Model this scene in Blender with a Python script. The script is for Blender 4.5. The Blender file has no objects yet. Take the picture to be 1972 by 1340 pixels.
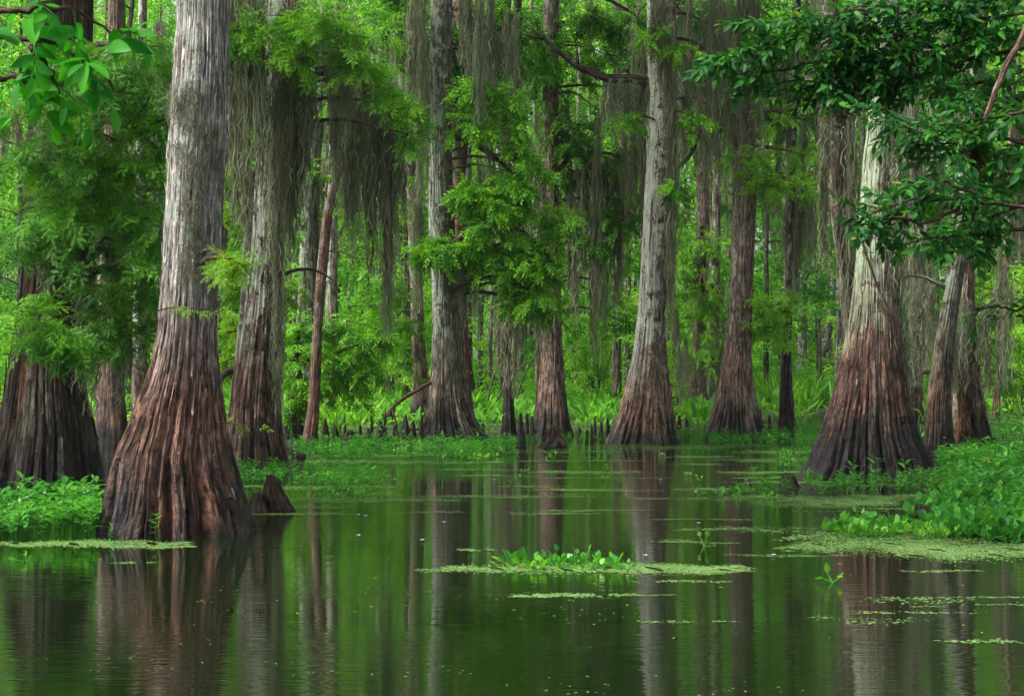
import bpy, math
import numpy as np

# ---------------------------------------------------------------- basics
W, H = 1972.0, 1340.0
F = 3287.0            # focal length in photo pixels (60 mm on 36 mm)
HC = 1.8              # camera height above the water
HAZE = 0.0002
HY = 700.0            # horizon row
rng = np.random.default_rng(11)
scene = bpy.context.scene
col = scene.collection

def D_of(y):
    return F * HC / (y - HY)

def P(x, y, D):
    return np.array([(x - 986.0) / F * D, D, HC - (y - HY) / F * D])

def nrm(v):
    return v / np.maximum(np.linalg.norm(v, axis=-1, keepdims=True), 1e-9)

# ---------------------------------------------------------------- objects
def link(o, parent=None):
    col.objects.link(o)
    if parent is not None:
        o.parent = parent
    return o

def tag(o, label, cat=None, group=None, kind=None):
    if label: o['label'] = label
    if cat: o['category'] = cat
    if group: o['group'] = group
    if kind: o['kind'] = kind
    return o

def root(name, loc, label, cat, group=None):
    o = bpy.data.objects.new(name, None)
    o.empty_display_size = 0.2
    o.location = tuple(float(c) for c in loc)
    link(o)
    return tag(o, label, cat, group)

def mk(name, V, Fc, mat, parent=None, smooth=False, attr=None):
    """V world coordinates, Fc triangles. Origin is the parent's location when parented."""
    V = np.asarray(V, dtype=np.float64); Fc = np.asarray(Fc, dtype=np.int32)
    if parent is not None and parent.type == 'EMPTY':
        off = np.array(parent.location)
        o_loc = None
    elif parent is not None:
        off = np.array(parent.get('_o', (0, 0, 0))); o_loc = None
    else:
        off = np.array([V[:, 0].mean(), V[:, 1].mean(), V[:, 2].min()]); o_loc = off
    V = V - off
    me = bpy.data.meshes.new(name)
    me.vertices.add(len(V)); me.vertices.foreach_set('co', V.astype(np.float32).ravel())
    me.loops.add(Fc.size); me.loops.foreach_set('vertex_index', Fc.ravel())
    me.polygons.add(len(Fc)); me.polygons.foreach_set('loop_start', np.arange(0, Fc.size, 3, dtype=np.int32))
    if smooth:
        me.polygons.foreach_set('use_smooth', np.ones(len(Fc), dtype=bool))
    if attr is not None:
        a = me.attributes.new('bark', 'FLOAT_VECTOR', 'POINT')
        a.data.foreach_set('vector', attr.astype(np.float32).ravel())
    me.update(calc_edges=True)
    me.materials.append(mat)
    o = bpy.data.objects.new(name, me)
    if o_loc is not None:
        o.location = tuple(float(c) for c in o_loc)
    return link(o, parent)

def copy_tree(src, loc, rz=0.0, sc=1.0, label=None):
    c = src.copy(); col.objects.link(c)
    c.location = tuple(float(a) for a in loc); c.rotation_euler = (0, 0, rz); c.scale = (sc, sc, sc)
    if label: c['label'] = label
    for ch in src.children:
        d = ch.copy(); col.objects.link(d); d.parent = c
    return c

class Acc:
    def __init__(s): s.v = []; s.f = []; s.n = 0; s.a = []
    def add(s, V, Fc, A=None):
        if len(V) == 0: return
        s.v.append(V); s.f.append(Fc + s.n); s.n += len(V)
        if A is not None: s.a.append(A)
    def get(s): return np.vstack(s.v), np.vstack(s.f)
    def attr(s): return np.vstack(s.a) if s.a else None

def scatter(proto, pos, d, n, sc):
    """copies of proto (x = length axis, z = normal) merged in one array"""
    V, Fc = proto
    N = len(pos)
    d = nrm(d); y = nrm(np.cross(n, d)); z = np.cross(d, y)
    M = np.stack([d, y, z], axis=1)                       # N,3(axis),3
    sc = np.broadcast_to(np.asarray(sc, float), (N,))
    out = np.einsum('vk,nkj->nvj', V, M) * sc[:, None, None] + pos[:, None, :]
    fo = Fc[None] + (np.arange(N) * len(V))[:, None, None]
    return out.reshape(-1, 3), fo.reshape(-1, 3)

def tube(pts, r, n=7, closed_tip=True, jit=0.0, rg=None):
    pts = np.asarray(pts, float); m = len(pts)
    r = np.broadcast_to(np.asarray(r, float), (m,)).copy()
    t = np.gradient(pts, axis=0); t = nrm(t)
    ref = np.array([0, 1, 0.02]) if abs(t[:, 1]).mean() < 0.8 else np.array([0, 0, 1.0])
    a = nrm(np.cross(t, ref)); b = np.cross(t, a)
    th = np.linspace(0, 2 * np.pi, n, endpoint=False)
    rr = r[:, None] * np.ones(n)
    if jit and rg is not None: rr = rr * (1 + jit * rg.uniform(-1, 1, (m, n)))
    V = pts[:, None, :] + (np.cos(th)[None, :, None] * a[:, None] + np.sin(th)[None, :, None] * b[:, None]) * rr[..., None]
    V = V.reshape(-1, 3)
    i = np.arange(m - 1)[:, None] * n; j = np.arange(n)[None]; k = (j + 1) % n
    q = np.stack([i + j, i + k, i + n + k, i + n + j], -1).reshape(-1, 4)
    Fc = np.vstack([q[:, [0, 1, 2]], q[:, [0, 2, 3]]])
    L = np.concatenate([[0], np.cumsum(np.linalg.norm(np.diff(pts, axis=0), axis=1))])
    A = np.stack([np.tile(np.cos(th) * r.mean(), m), np.tile(np.sin(th) * r.mean(), m), np.repeat(L, n)], -1)
    V = np.vstack([V, pts[-1:] + t[-1:] * r[-1]]); A = np.vstack([A, A[-1:]])
    c = len(V) - 1; e = (m - 1) * n
    Fc = np.vstack([Fc, np.stack([e + np.arange(n), e + (np.arange(n) + 1) % n, np.full(n, c)], -1)])
    return V, Fc, A

def smooth_path(pts, n, rg=None, wob=0.0):
    pts = np.asarray(pts, float)
    L = np.concatenate([[0], np.cumsum(np.linalg.norm(np.diff(pts, axis=0), axis=1))])
    s = np.linspace(0, L[-1], n)
    out = np.stack([np.interp(s, L, pts[:, k]) for k in range(3)], -1)
    for _ in range(2):
        if n > 4: out[1:-1] = (out[:-2] + 2 * out[1:-1] + out[2:]) / 4
    if wob and rg is not None:
        w = rg.normal(0, 1, (n, 3)); w[0] = 0
        w = (w + np.roll(w, 1, 0) + np.roll(w, -1, 0)) / 3
        out = out + w * wob
    return out

# ---------------------------------------------------------------- materials
def new_mat(name):
    m = bpy.data.materials.new(name); m.use_nodes = True
    nt = m.node_tree; nt.nodes.clear()
    return m, nt

def N(nt, typ, **kw):
    n = nt.nodes.new(typ)
    for k, v in kw.items():
        if k.startswith('i_'):
            key = k[2:]; key = int(key) if key.isdigit() else key.replace('_', ' ')
            n.inputs[key].default_value = v
        else: setattr(n, k, v)
    return n

def ramp(nt, stops, fac):
    r = nt.nodes.new('ShaderNodeValToRGB')
    e = r.color_ramp.elements
    while len(e) < len(stops): e.new(0.5)
    for el, (p, c) in zip(e, stops):
        el.position = p; el.color = (c[0], c[1], c[2], 1) if hasattr(c, '__len__') else (c, c, c, 1)
    nt.links.new(fac, r.inputs[0])
    return r.outputs[0]

def mixc(nt, fac, a, b, mode='MIX'):
    m = nt.nodes.new('ShaderNodeMix'); m.data_type = 'RGBA'; m.blend_type = mode
    if hasattr(fac, 'type'): nt.links.new(fac, m.inputs[0])
    else: m.inputs[0].default_value = fac
    for s, i in ((a, 6), (b, 7)):
        if hasattr(s, 'type'): nt.links.new(s, m.inputs[i])
        else: m.inputs[i].default_value = (s[0], s[1], s[2], 1)
    return m.outputs[2]

def math_(nt, op, a, b=None, clamp=False):
    m = nt.nodes.new('ShaderNodeMath'); m.operation = op; m.use_clamp = clamp
    for s, i in ((a, 0), (b, 1)):
        if s is None: continue
        if hasattr(s, 'type'): nt.links.new(s, m.inputs[i])
        else: m.inputs[i].default_value = s
    return m.outputs[0]

def noise(nt, vec, scale, detail=4, rough=0.55, dist=0.0):
    n = N(nt, 'ShaderNodeTexNoise'); n.inputs['Scale'].default_value = scale
    n.inputs['Detail'].default_value = detail; n.inputs['Roughness'].default_value = rough
    n.inputs['Distortion'].default_value = dist
    if vec is not None: nt.links.new(vec, n.inputs['Vector'])
    return n.outputs[0]

def mapping(nt, vec, scale, loc=(0, 0, 0)):
    m = N(nt, 'ShaderNodeMapping'); m.inputs['Scale'].default_value = scale; m.inputs['Location'].default_value = loc
    nt.links.new(vec, m.inputs['Vector']); return m.outputs[0]

def leaf_mat(name, c0, c1, c2, trans=0.45, gloss=0.25, rough=0.5, dead=0.0, big=0.5):
    m, nt = new_mat(name)
    geo = N(nt, 'ShaderNodeNewGeometry')
    rpi = geo.outputs['Random Per Island']
    oc = N(nt, 'ShaderNodeTexCoord').outputs['Object']
    nz = noise(nt, oc, big, 2)
    f = math_(nt, 'ADD', math_(nt, 'MULTIPLY', math_(nt, 'POWER', rpi, 1.4), 0.75), math_(nt, 'MULTIPLY', math_(nt, 'SUBTRACT', nz, 0.36), 1.5), True)
    st = [(0.05, c0), (0.5, c1), (0.95, c2)]
    c = ramp(nt, st, f)
    if dead > 0:
        d = math_(nt, 'GREATER_THAN', rpi, 1 - dead)
        c = mixc(nt, d, c, (0.26, 0.24, 0.04))
    b = N(nt, 'ShaderNodeBsdfPrincipled'); nt.links.new(c, b.inputs['Base Color'])
    b.inputs['Roughness'].default_value = rough; b.inputs['Specular IOR Level'].default_value = gloss
    t = N(nt, 'ShaderNodeBsdfTranslucent')
    tc = mixc(nt, 1.0, c, (1.35, 1.25, 0.55), 'MULTIPLY'); nt.links.new(tc, t.inputs[0])
    mx = N(nt, 'ShaderNodeMixShader'); mx.inputs[0].default_value = trans
    nt.links.new(b.outputs[0], mx.inputs[1]); nt.links.new(t.outputs[0], mx.inputs[2])
    o = N(nt, 'ShaderNodeOutputMaterial'); nt.links.new(mx.outputs[0], o.inputs[0])
    return m

def bark_mat(name, upper=(0.22, 0.19, 0.15), mid=(0.16, 0.095, 0.07), low=(0.03, 0.024, 0.024), zlow=0.7, zmid=2.4,
             lichen=0.5, zlich=1.6, lcol=(0.42, 0.47, 0.36), red=0.4, fine=1.0, blue=0.3, seed=0.0, bump=1.0, ldir=0.07):
    m, nt = new_mat(name); L = nt.links
    at = N(nt, 'ShaderNodeAttribute', attribute_name='bark').outputs['Vector']
    pos = N(nt, 'ShaderNodeNewGeometry').outputs['Position']
    sep = N(nt, 'ShaderNodeSeparateXYZ'); L.new(pos, sep.inputs[0]); z = sep.outputs['Z']
    v1 = mapping(nt, at, (42 * fine, 42 * fine, 2.4 * fine), (seed, 0, seed))
    v2 = mapping(nt, at, (110 * fine, 110 * fine, 7 * fine), (0, seed, 0))
    v3 = mapping(nt, at, (5, 5, 0.6), (seed, seed, 0))
    f1 = noise(nt, v1, 1.0, 5, 0.62, 0.15)
    f2 = noise(nt, v2, 1.0, 3, 0.6)
    f3 = noise(nt, v3, 1.0, 4, 0.6, 0.5)
    patch = noise(nt, mapping(nt, at, (5.0, 5.0, 3.0), (0, 0, seed)), 1.0, 6, 0.7, 0.6)
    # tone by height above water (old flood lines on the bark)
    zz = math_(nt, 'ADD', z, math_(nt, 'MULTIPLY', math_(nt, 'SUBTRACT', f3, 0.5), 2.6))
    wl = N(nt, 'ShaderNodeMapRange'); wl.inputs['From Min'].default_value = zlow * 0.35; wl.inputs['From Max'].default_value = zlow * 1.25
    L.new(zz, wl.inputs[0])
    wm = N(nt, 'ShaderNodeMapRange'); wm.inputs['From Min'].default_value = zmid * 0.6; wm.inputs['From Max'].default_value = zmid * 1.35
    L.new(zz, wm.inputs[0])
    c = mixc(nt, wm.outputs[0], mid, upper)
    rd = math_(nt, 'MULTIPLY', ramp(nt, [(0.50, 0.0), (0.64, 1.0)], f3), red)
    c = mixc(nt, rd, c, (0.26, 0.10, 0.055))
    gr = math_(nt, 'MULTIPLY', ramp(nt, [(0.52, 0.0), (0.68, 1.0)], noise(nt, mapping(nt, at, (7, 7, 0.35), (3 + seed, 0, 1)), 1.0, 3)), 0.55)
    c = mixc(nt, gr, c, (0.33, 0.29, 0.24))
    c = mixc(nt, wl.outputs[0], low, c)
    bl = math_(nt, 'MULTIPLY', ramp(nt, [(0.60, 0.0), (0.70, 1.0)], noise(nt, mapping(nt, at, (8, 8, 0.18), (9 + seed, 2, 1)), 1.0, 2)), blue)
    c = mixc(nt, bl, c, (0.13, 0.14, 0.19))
    # fibres
    sh = ramp(nt, [(0.36, 0.12), (0.46, 0.62), (0.54, 1.15), (0.66, 1.9)], f1)
    c = mixc(nt, 1.0, c, sh, 'MULTIPLY')
    sh2 = ramp(nt, [(0.38, 0.45), (0.62, 1.5)], f2)
    c = mixc(nt, 0.8, c, sh2, 'MULTIPLY')
    bl2 = noise(nt, mapping(nt, at, (8, 8, 5), (seed, 2, seed)), 1.0, 6, 0.72, 0.3)
    c = mixc(nt, 1.0, c, ramp(nt, [(0.34, 0.38), (0.48, 0.9), (0.62, 1.45)], bl2), 'MULTIPLY')
    # lichen flakes
    lz = N(nt, 'ShaderNodeMapRange'); lz.inputs['From Min'].default_value = zlich; lz.inputs['From Max'].default_value = zlich + 1.4
    L.new(zz, lz.inputs[0])
    lm = math_(nt, 'ADD', math_(nt, 'MULTIPLY', patch, 0.7), math_(nt, 'MULTIPLY', noise(nt, mapping(nt, at, (40, 40, 26)), 1.0, 4, 0.75), 0.3))
    vn = N(nt, 'ShaderNodeVectorMath', operation='NORMALIZE'); L.new(mapping(nt, at, (1, 1, 0)), vn.inputs[0])
    vd = N(nt, 'ShaderNodeVectorMath', operation='DOT_PRODUCT'); L.new(vn.outputs[0], vd.inputs[0]); vd.inputs[1].default_value = (-0.85, -0.5, 0)
    lm = math_(nt, 'ADD', lm, math_(nt, 'MULTIPLY', vd.outputs['Value'], ldir))
    t0 = 0.60 - 0.065 * lichen
    lm = ramp(nt, [(t0, 0.0), (t0 + 0.02, 1.0)], lm)
    lm = math_(nt, 'MULTIPLY', lm, ramp(nt, [(0.38, 0.35), (0.45, 1.0)], f1))
    lm = math_(nt, 'MULTIPLY', math_(nt, 'MULTIPLY', lm, lz.outputs[0]), min(1.0, 0.7 + lichen * 0.3))
    lc = mixc(nt, f2, (lcol[0] * 0.6, lcol[1] * 0.62, lcol[2] * 0.6), (lcol[0] * 1.25, lcol[1] * 1.25, lcol[2] * 1.25))
    c = mixc(nt, lm, c, lc)
    # green algae on the lowest bark
    al = math_(nt, 'MULTIPLY', ramp(nt, [(0.55, 0.0), (0.66, 1.0)], noise(nt, mapping(nt, at, (4, 4, 3), (1, seed, 4)), 1.0, 4)), 0.35)
    c = mixc(nt, al, c, (0.05, 0.065, 0.02))
    b = N(nt, 'ShaderNodeBsdfPrincipled'); L.new(c, b.inputs['Base Color'])
    rr = N(nt, 'ShaderNodeMapRange'); rr.inputs['From Min'].default_value = 0.0; rr.inputs['From Max'].default_value = zlow * 1.5 + 0.1
    rr.inputs['To Min'].default_value = 0.45; rr.inputs['To Max'].default_value = 0.9; L.new(z, rr.inputs[0])
    L.new(rr.outputs[0], b.inputs['Roughness']); b.inputs['Specular IOR Level'].default_value = 0.25
    hh = math_(nt, 'ADD', math_(nt, 'MULTIPLY', f1, 1.0), math_(nt, 'ADD', math_(nt, 'MULTIPLY', f2, 0.4), math_(nt, 'MULTIPLY', bl2, 0.8)))
    bp = N(nt, 'ShaderNodeBump'); bp.inputs['Strength'].default_value = bump; bp.inputs['Distance'].default_value = 0.06
    L.new(hh, bp.inputs['Height']); L.new(bp.outputs[0], b.inputs['Normal'])
    o = N(nt, 'ShaderNodeOutputMaterial'); L.new(b.outputs[0], o.inputs[0])
    return m

def moss_mat(name, c0, c1):
    m, nt = new_mat(name)
    rpi = N(nt, 'ShaderNodeNewGeometry').outputs['Random Per Island']
    c = ramp(nt, [(0.0, c0), (1.0, c1)], rpi)
    b = N(nt, 'ShaderNodeBsdfDiffuse'); nt.links.new(c, b.inputs[0])
    t = N(nt, 'ShaderNodeBsdfTranslucent'); nt.links.new(c, t.inputs[0])
    mx = N(nt, 'ShaderNodeMixShader'); mx.inputs[0].default_value = 0.4
    nt.links.new(b.outputs[0], mx.inputs[1]); nt.links.new(t.outputs[0], mx.inputs[2])
    o = N(nt, 'ShaderNodeOutputMaterial'); nt.links.new(mx.outputs[0], o.inputs[0])
    return m

M = {}
M['cyp']    = leaf_mat('cypress_leaf_bright', (0.04, 0.18, 0.010), (0.11, 0.37, 0.018), (0.32, 0.64, 0.035), 0.4, big=1.7)
M['cyp_l'] = leaf_mat('cypress_leaf_mid', (0.025, 0.13, 0.010), (0.065, 0.25, 0.014), (0.17, 0.44, 0.025), 0.45, big=1.7)
M['cyp_y']  = leaf_mat('cypress_leaf_yellow', (0.10, 0.27, 0.015), (0.20, 0.42, 0.02), (0.34, 0.56, 0.03), 0.5)
M['cyp_d']  = leaf_mat('cypress_leaf_deep', (0.022, 0.11, 0.012), (0.055, 0.22, 0.016), (0.16, 0.42, 0.025), 0.4, big=1.7)
M['cyp_f']  = leaf_mat('cypress_leaf_feathery', (0.10, 0.30, 0.03), (0.20, 0.46, 0.04), (0.36, 0.66, 0.06), 0.5, big=1.7)
M['broad']  = leaf_mat('broad_leaf_dark', (0.008, 0.065, 0.012), (0.018, 0.115, 0.018), (0.06, 0.24, 0.025), 0.35, 0.15, 0.45, dead=0.006, big=1.5)
M['broad_b']= leaf_mat('broad_leaf_bright', (0.02, 0.17, 0.02), (0.035, 0.28, 0.02), (0.08, 0.42, 0.025), 0.5, 0.15, 0.45)
M['far']    = leaf_mat('understory_leaf', (0.05, 0.22, 0.025), (0.13, 0.42, 0.04), (0.28, 0.62, 0.09), 0.55, 0.2, 0.55, big=0.18)
M['far_y']  = leaf_mat('understory_leaf_light', (0.12, 0.34, 0.03), (0.27, 0.55, 0.05), (0.40, 0.72, 0.13), 0.55, 0.2, 0.55, big=0.18)
M['far_d']  = leaf_mat('forest_leaf_deep', (0.025, 0.13, 0.025), (0.06, 0.24, 0.035), (0.14, 0.40, 0.05), 0.5, 0.2, 0.55, big=0.18)
M['weed']   = leaf_mat('marsh_weed_leaf', (0.025, 0.15, 0.022), (0.05, 0.25, 0.03), (0.11, 0.38, 0.04), 0.4, 0.2, 0.45, dead=0.006)
M['hya']    = leaf_mat('hyacinth_leaf', (0.03, 0.19, 0.02), (0.07, 0.32, 0.03), (0.20, 0.50, 0.04), 0.4, 0.35, 0.35, dead=0.012)
M['grass']  = leaf_mat('marsh_grass_blade', (0.06, 0.22, 0.015), (0.12, 0.38, 0.02), (0.24, 0.52, 0.04), 0.45, 0.3, 0.5)
M['leaf_litter'] = leaf_mat('fallen_leaf', (0.10, 0.05, 0.02), (0.22, 0.13, 0.04), (0.34, 0.30, 0.06), 0.1)
M['duck']   = leaf_mat('duckweed_frond', (0.09, 0.20, 0.045), (0.16, 0.31, 0.08), (0.26, 0.42, 0.14), 0.1, 0.25, 0.6, big=0.8)
M['moss']   = moss_mat('spanish_moss_grey', (0.15, 0.17, 0.10), (0.44, 0.46, 0.31))
M['moss_b'] = moss_mat('spanish_moss_brown', (0.12, 0.13, 0.075), (0.37, 0.38, 0.25))
M['moss_r'] = moss_mat('spanish_moss_rusty', (0.05, 0.03, 0.018), (0.15, 0.10, 0.06))
M['moss_p'] = moss_mat('spanish_moss_pale', (0.18, 0.20, 0.13), (0.34, 0.35, 0.25))
M['bark_far']  = bark_mat('bark_background', (0.22, 0.19, 0.155), (0.12, 0.09, 0.07), (0.03, 0.025, 0.022), 0.6, 1.5, 0.6, 2.0, fine=0.5, blue=0)
M['bark_pale'] = bark_mat('bark_pale_grey', (0.16, 0.15, 0.125), (0.14, 0.125, 0.10), (0.08, 0.07, 0.06), 0.3, 1.0, 0.6, 1.0, (0.42, 0.47, 0.38), red=0.1, fine=0.5, blue=0)
M['bark_dark'] = bark_mat('bark_dark_wet', (0.07, 0.055, 0.045), (0.05, 0.038, 0.032), (0.02, 0.017, 0.016), 0.8, 1.5, 0.3, 2.5, fine=0.6, red=0.1, blue=0)
M['knee']   = bark_mat('cypress_knee_bark', (0.10, 0.07, 0.055), (0.06, 0.045, 0.04), (0.02, 0.017, 0.016), 0.35, 1.0, 0.1, 9.0, red=0.2, blue=0.1, fine=1.2)
M['stump']  = bark_mat('rotting_stump_wood', (0.09, 0.05, 0.025), (0.055, 0.032, 0.02), (0.018, 0.013, 0.011), 0.3, 0.45, 0.0, 9.0, red=0.3, blue=0.0, fine=1.6)
M['twig']   = bark_mat('twig_bark', (0.14, 0.085, 0.06), (0.13, 0.08, 0.06), (0.06, 0.04, 0.03), 0.1, 0.6, 0.5, 0.5, fine=2.0, blue=0)

def plain(name, c, rough=0.6, spec=0.3):
    m, nt = new_mat(name)
    oc = N(nt, 'ShaderNodeTexCoord').outputs['Object']
    n = noise(nt, oc, 60, 3)
    cc = mixc(nt, n, (c[0] * 0.7, c[1] * 0.7, c[2] * 0.7), (c[0] * 1.25, c[1] * 1.25, c[2] * 1.25))
    b = N(nt, 'ShaderNodeBsdfPrincipled'); nt.links.new(cc, b.inputs['Base Color'])
    b.inputs['Roughness'].default_value = rough; b.inputs['Specular IOR Level'].default_value = spec
    o = N(nt, 'ShaderNodeOutputMaterial'); nt.links.new(b.outputs[0], o.inputs[0])
    return m
M['straw'] = plain('dry_stem', (0.10, 0.085, 0.04), 0.8)
M['petal'] = plain('pale_petal', (0.62, 0.66, 0.78), 0.5)
M['flower'] = plain('white_flower', (0.75, 0.76, 0.70), 0.6)

# water ------------------------------------------------------------------
def water_mat():
    m, nt = new_mat('swamp_water'); L = nt.links
    pos = N(nt, 'ShaderNodeNewGeometry').outputs['Position']
    b = N(nt, 'ShaderNodeBsdfPrincipled')
    b.inputs['Base Color'].default_value = (0.004, 0.010, 0.002, 1)
    b.inputs['Roughness'].default_value = 0.035
    b.inputs['IOR'].default_value = 1.9
    b.inputs['Specular IOR Level'].default_value = 0.75
    n1 = noise(nt, mapping(nt, pos, (1.3, 4.2, 1)), 1.0, 2, 0.5)
    n2 = noise(nt, mapping(nt, pos, (3.2, 17, 1)), 1.0, 2, 0.5)
    zone = ramp(nt, [(0.40, 0.18), (0.60, 1.0)], noise(nt, mapping(nt, pos, (0.10, 0.35, 1)), 1.0, 2))
    h = math_(nt, 'ADD', math_(nt, 'MULTIPLY', n1, 0.3), math_(nt, 'MULTIPLY', math_(nt, 'MULTIPLY', n2, 0.6), zone))
    bp = N(nt, 'ShaderNodeBump'); bp.inputs['Strength'].default_value = 1.0; bp.inputs['Distance'].default_value = 0.006
    L.new(h, bp.inputs['Height']); L.new(bp.outputs[0], b.inputs['Normal'])
    o = N(nt, 'ShaderNodeOutputMaterial'); L.new(b.outputs[0], o.inputs[0])
    return m
M['water'] = water_mat()

def mud_mat():
    m, nt = new_mat('swamp_mud'); L = nt.links
    pos = N(nt, 'ShaderNodeNewGeometry').outputs['Position']
    n = noise(nt, pos, 1.5, 6, 0.65)
    c = ramp(nt, [(0.3, (0.02, 0.016, 0.01)), (0.5, (0.04, 0.045, 0.015)), (0.7, (0.05, 0.11, 0.02))], n)
    b = N(nt, 'ShaderNodeBsdfPrincipled'); L.new(c, b.inputs['Base Color']); b.inputs['Roughness'].default_value = 0.9
    bp = N(nt, 'ShaderNodeBump'); bp.inputs['Distance'].default_value = 0.1; L.new(n, bp.inputs['Height']); L.new(bp.outputs[0], b.inputs['Normal'])
    o = N(nt, 'ShaderNodeOutputMaterial'); L.new(b.outputs[0], o.inputs[0])
    return m
M['mud'] = mud_mat()

# ---------------------------------------------------------------- leaf prototypes
def proto(tris):
    return np.array(tris, float).reshape(-1, 3), np.arange(len(tris)).reshape(-1, 3)

def kite(x0, y0, x1, y1, w, z0=0.0, z1=0.0, out=None):
    a = np.array([x0, y0, z0]); b = np.array([x1, y1, z1]); d = b - a
    s = np.array([-d[1], d[0], 0]); s = s / max(np.linalg.norm(s), 1e-9) * w / 2
    mid = a + d * 0.4
    return [a, mid - s, b, a, b, mid + s]

def spray_lo(seed=0, nf=6, droop=0.25):
    """flat two-ranked cypress spray, one kite per feather; joined by its twig"""
    g = np.random.default_rng(seed); T = []
    T += [np.array([0, -.008, 0]), np.array([0, .008, 0]), np.array([1, 0, -droop])]
    for i in range(nf):
        t = 0.12 + 0.85 * i / nf; s = 1 if i % 2 else -1
        ln = (0.42 - 0.22 * t) * g.uniform(0.8, 1.2); a = math.radians(g.uniform(38, 60))
        x1 = t + ln * math.cos(a); y1 = s * ln * math.sin(a)
        z0 = -droop * t * t; z1 = z0 - ln * g.uniform(0.05, 0.5)
        T += kite(t, 0, x1, y1, 0.16 * g.uniform(.8, 1.2), z0, z1)
    T += kite(0.9, 0, 1.22, 0, 0.15, -droop, -droop * 1.5)
    V = np.array(T); return V, np.arange(len(V)).reshape(-1, 3)

def spray_hi(seed=0, nf=9, npair=7, droop=0.2, nl=0.095, nw=0.026):
    """same spray with needle-shaped leaflets"""
    g = np.random.default_rng(seed); T = []
    def feather(p, q):
        d = q - p; L = np.linalg.norm(d); s = np.cross([0, 0, 1.0], d); s = s / np.linalg.norm(s)
        w = s * 0.006; T.extend([p - w, p + w, q])
        for k in range(npair):
            t = (k + 0.7) / (npair + 0.3); o = p + d * t
            ll = nl * (1 - 0.5 * abs(2 * t - 0.9)) * g.uniform(0.8, 1.2)
            for sg in (1, -1):
                tip = o + s * sg * ll * 0.9 + d / L * ll * 0.45 + np.array([0, 0, g.uniform(-.03, .0)])
                b = d / L * nw / 2
                T.extend([o - b, o + b, tip])
    for i in range(nf):
        t = 0.12 + 0.85 * i / nf; sg = 1 if i % 2 else -1
        ln = (0.5 - 0.25 * t) * g.uniform(0.8, 1.2); a = math.radians(g.uniform(38, 60))
        z0 = -droop * t * t
        feather(np.array([t, 0, z0]), np.array([t + ln * math.cos(a), sg * ln * math.sin(a), z0 - ln * g.uniform(0.05, 0.45)]))
    feather(np.array([0.85, 0, -droop * .72]), np.array([1.25, 0, -droop * 1.5]))
    T.extend([np.array([0, -.01, 0]), np.array([0, .01, 0]), np.array([1, 0, -droop])])
    V = np.array(T); return V, np.arange(len(V)).reshape(-1, 3)

def leaf(n=4, w=0.42, fold=0.12, bend=0.18, tipsharp=1.0):
    """one pointed leaf, length 1 along x, joined vertices so it is one island"""
    t = np.linspace(0, 1, n + 1)
    hw = w / 2 * np.sin(np.pi * t ** 0.8) ** 0.8
    mid = np.stack([t, 0 * t, -bend * t * t], -1)
    l = mid + np.stack([0 * t, hw, fold * hw * 2], -1); r = mid + np.stack([0 * t, -hw, fold * hw * 2], -1)
    V = np.vstack([mid, l[1:-1], r[1:-1]]); m = n + 1; k = n - 1
    T = []
    for i in range(n):
        a, b = i, i + 1
        la = m + i - 1 if i > 0 else None; lb = m + i if i < n - 1 else None
        ra = m + k + i - 1 if i > 0 else None; rb = m + k + i if i < n - 1 else None
        if la is None: T += [(a, b, lb), (a, rb, b)]
        elif lb is None: T += [(a, b, la), (a, ra, b)]
        else: T += [(a, b, lb), (a, lb, la), (a, rb, b), (a, ra, rb)]
    return V, np.array(T)

def join(parts):
    a = Acc()
    for V, Fc in parts: a.add(V, Fc)
    return a.get()

def twig_leaves(seed, nleaf, ll, w, stem=True, droop=0.3, spread=60, tip=True, nseg=4):
    """leafy twig: length 1, alternate leaves of relative length ll"""
    g = np.random.default_rng(seed); lf = leaf(nseg, w)
    pos, d, n, s = [], [], [], []
    for i in range(nleaf):
        t = 0.15 + 0.85 * (i + 1) / nleaf; roll = i * 2.4 + g.uniform(-.4, .4)
        a = math.radians(spread * (1.15 - 0.5 * t) + g.uniform(-12, 12))
        dd = np.array([math.cos(a), math.sin(a) * math.cos(roll), math.sin(a) * math.sin(roll) * 0.6 - droop * g.uniform(0.3, 1.2)])
        pos.append([t, 0, -droop * 0.3 * t * t]); d.append(dd)
        n.append([g.uniform(-.3, .3), g.uniform(-.3, .3), 1]); s.append(ll * g.uniform(0.7, 1.15))
    V, Fc = scatter(lf, np.array(pos), np.array(d), np.array(n), np.array(s))
    if stem:
        sv, sf, _ = tube([[0, 0, 0], [0.5, 0, -droop * .08], [1, 0, -droop * .3]], [0.012, 0.009, 0.005], 3)
        V, Fc = join([(V, Fc), (sv, sf)])
    return V, Fc

SP_LO = [spray_lo(i) for i in range(4)]
SP_HI = [spray_hi(i, nf=6, npair=5, nl=0.11, nw=0.05) for i in range(4)]
SP_FINE = [spray_lo(i + 10, nf=13, droop=0.5) for i in range(3)]
for _v, _f in SP_FINE: _v[:, 1] *= 0.8
LF = leaf(2, 0.5, 0.1, 0.15)

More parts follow.
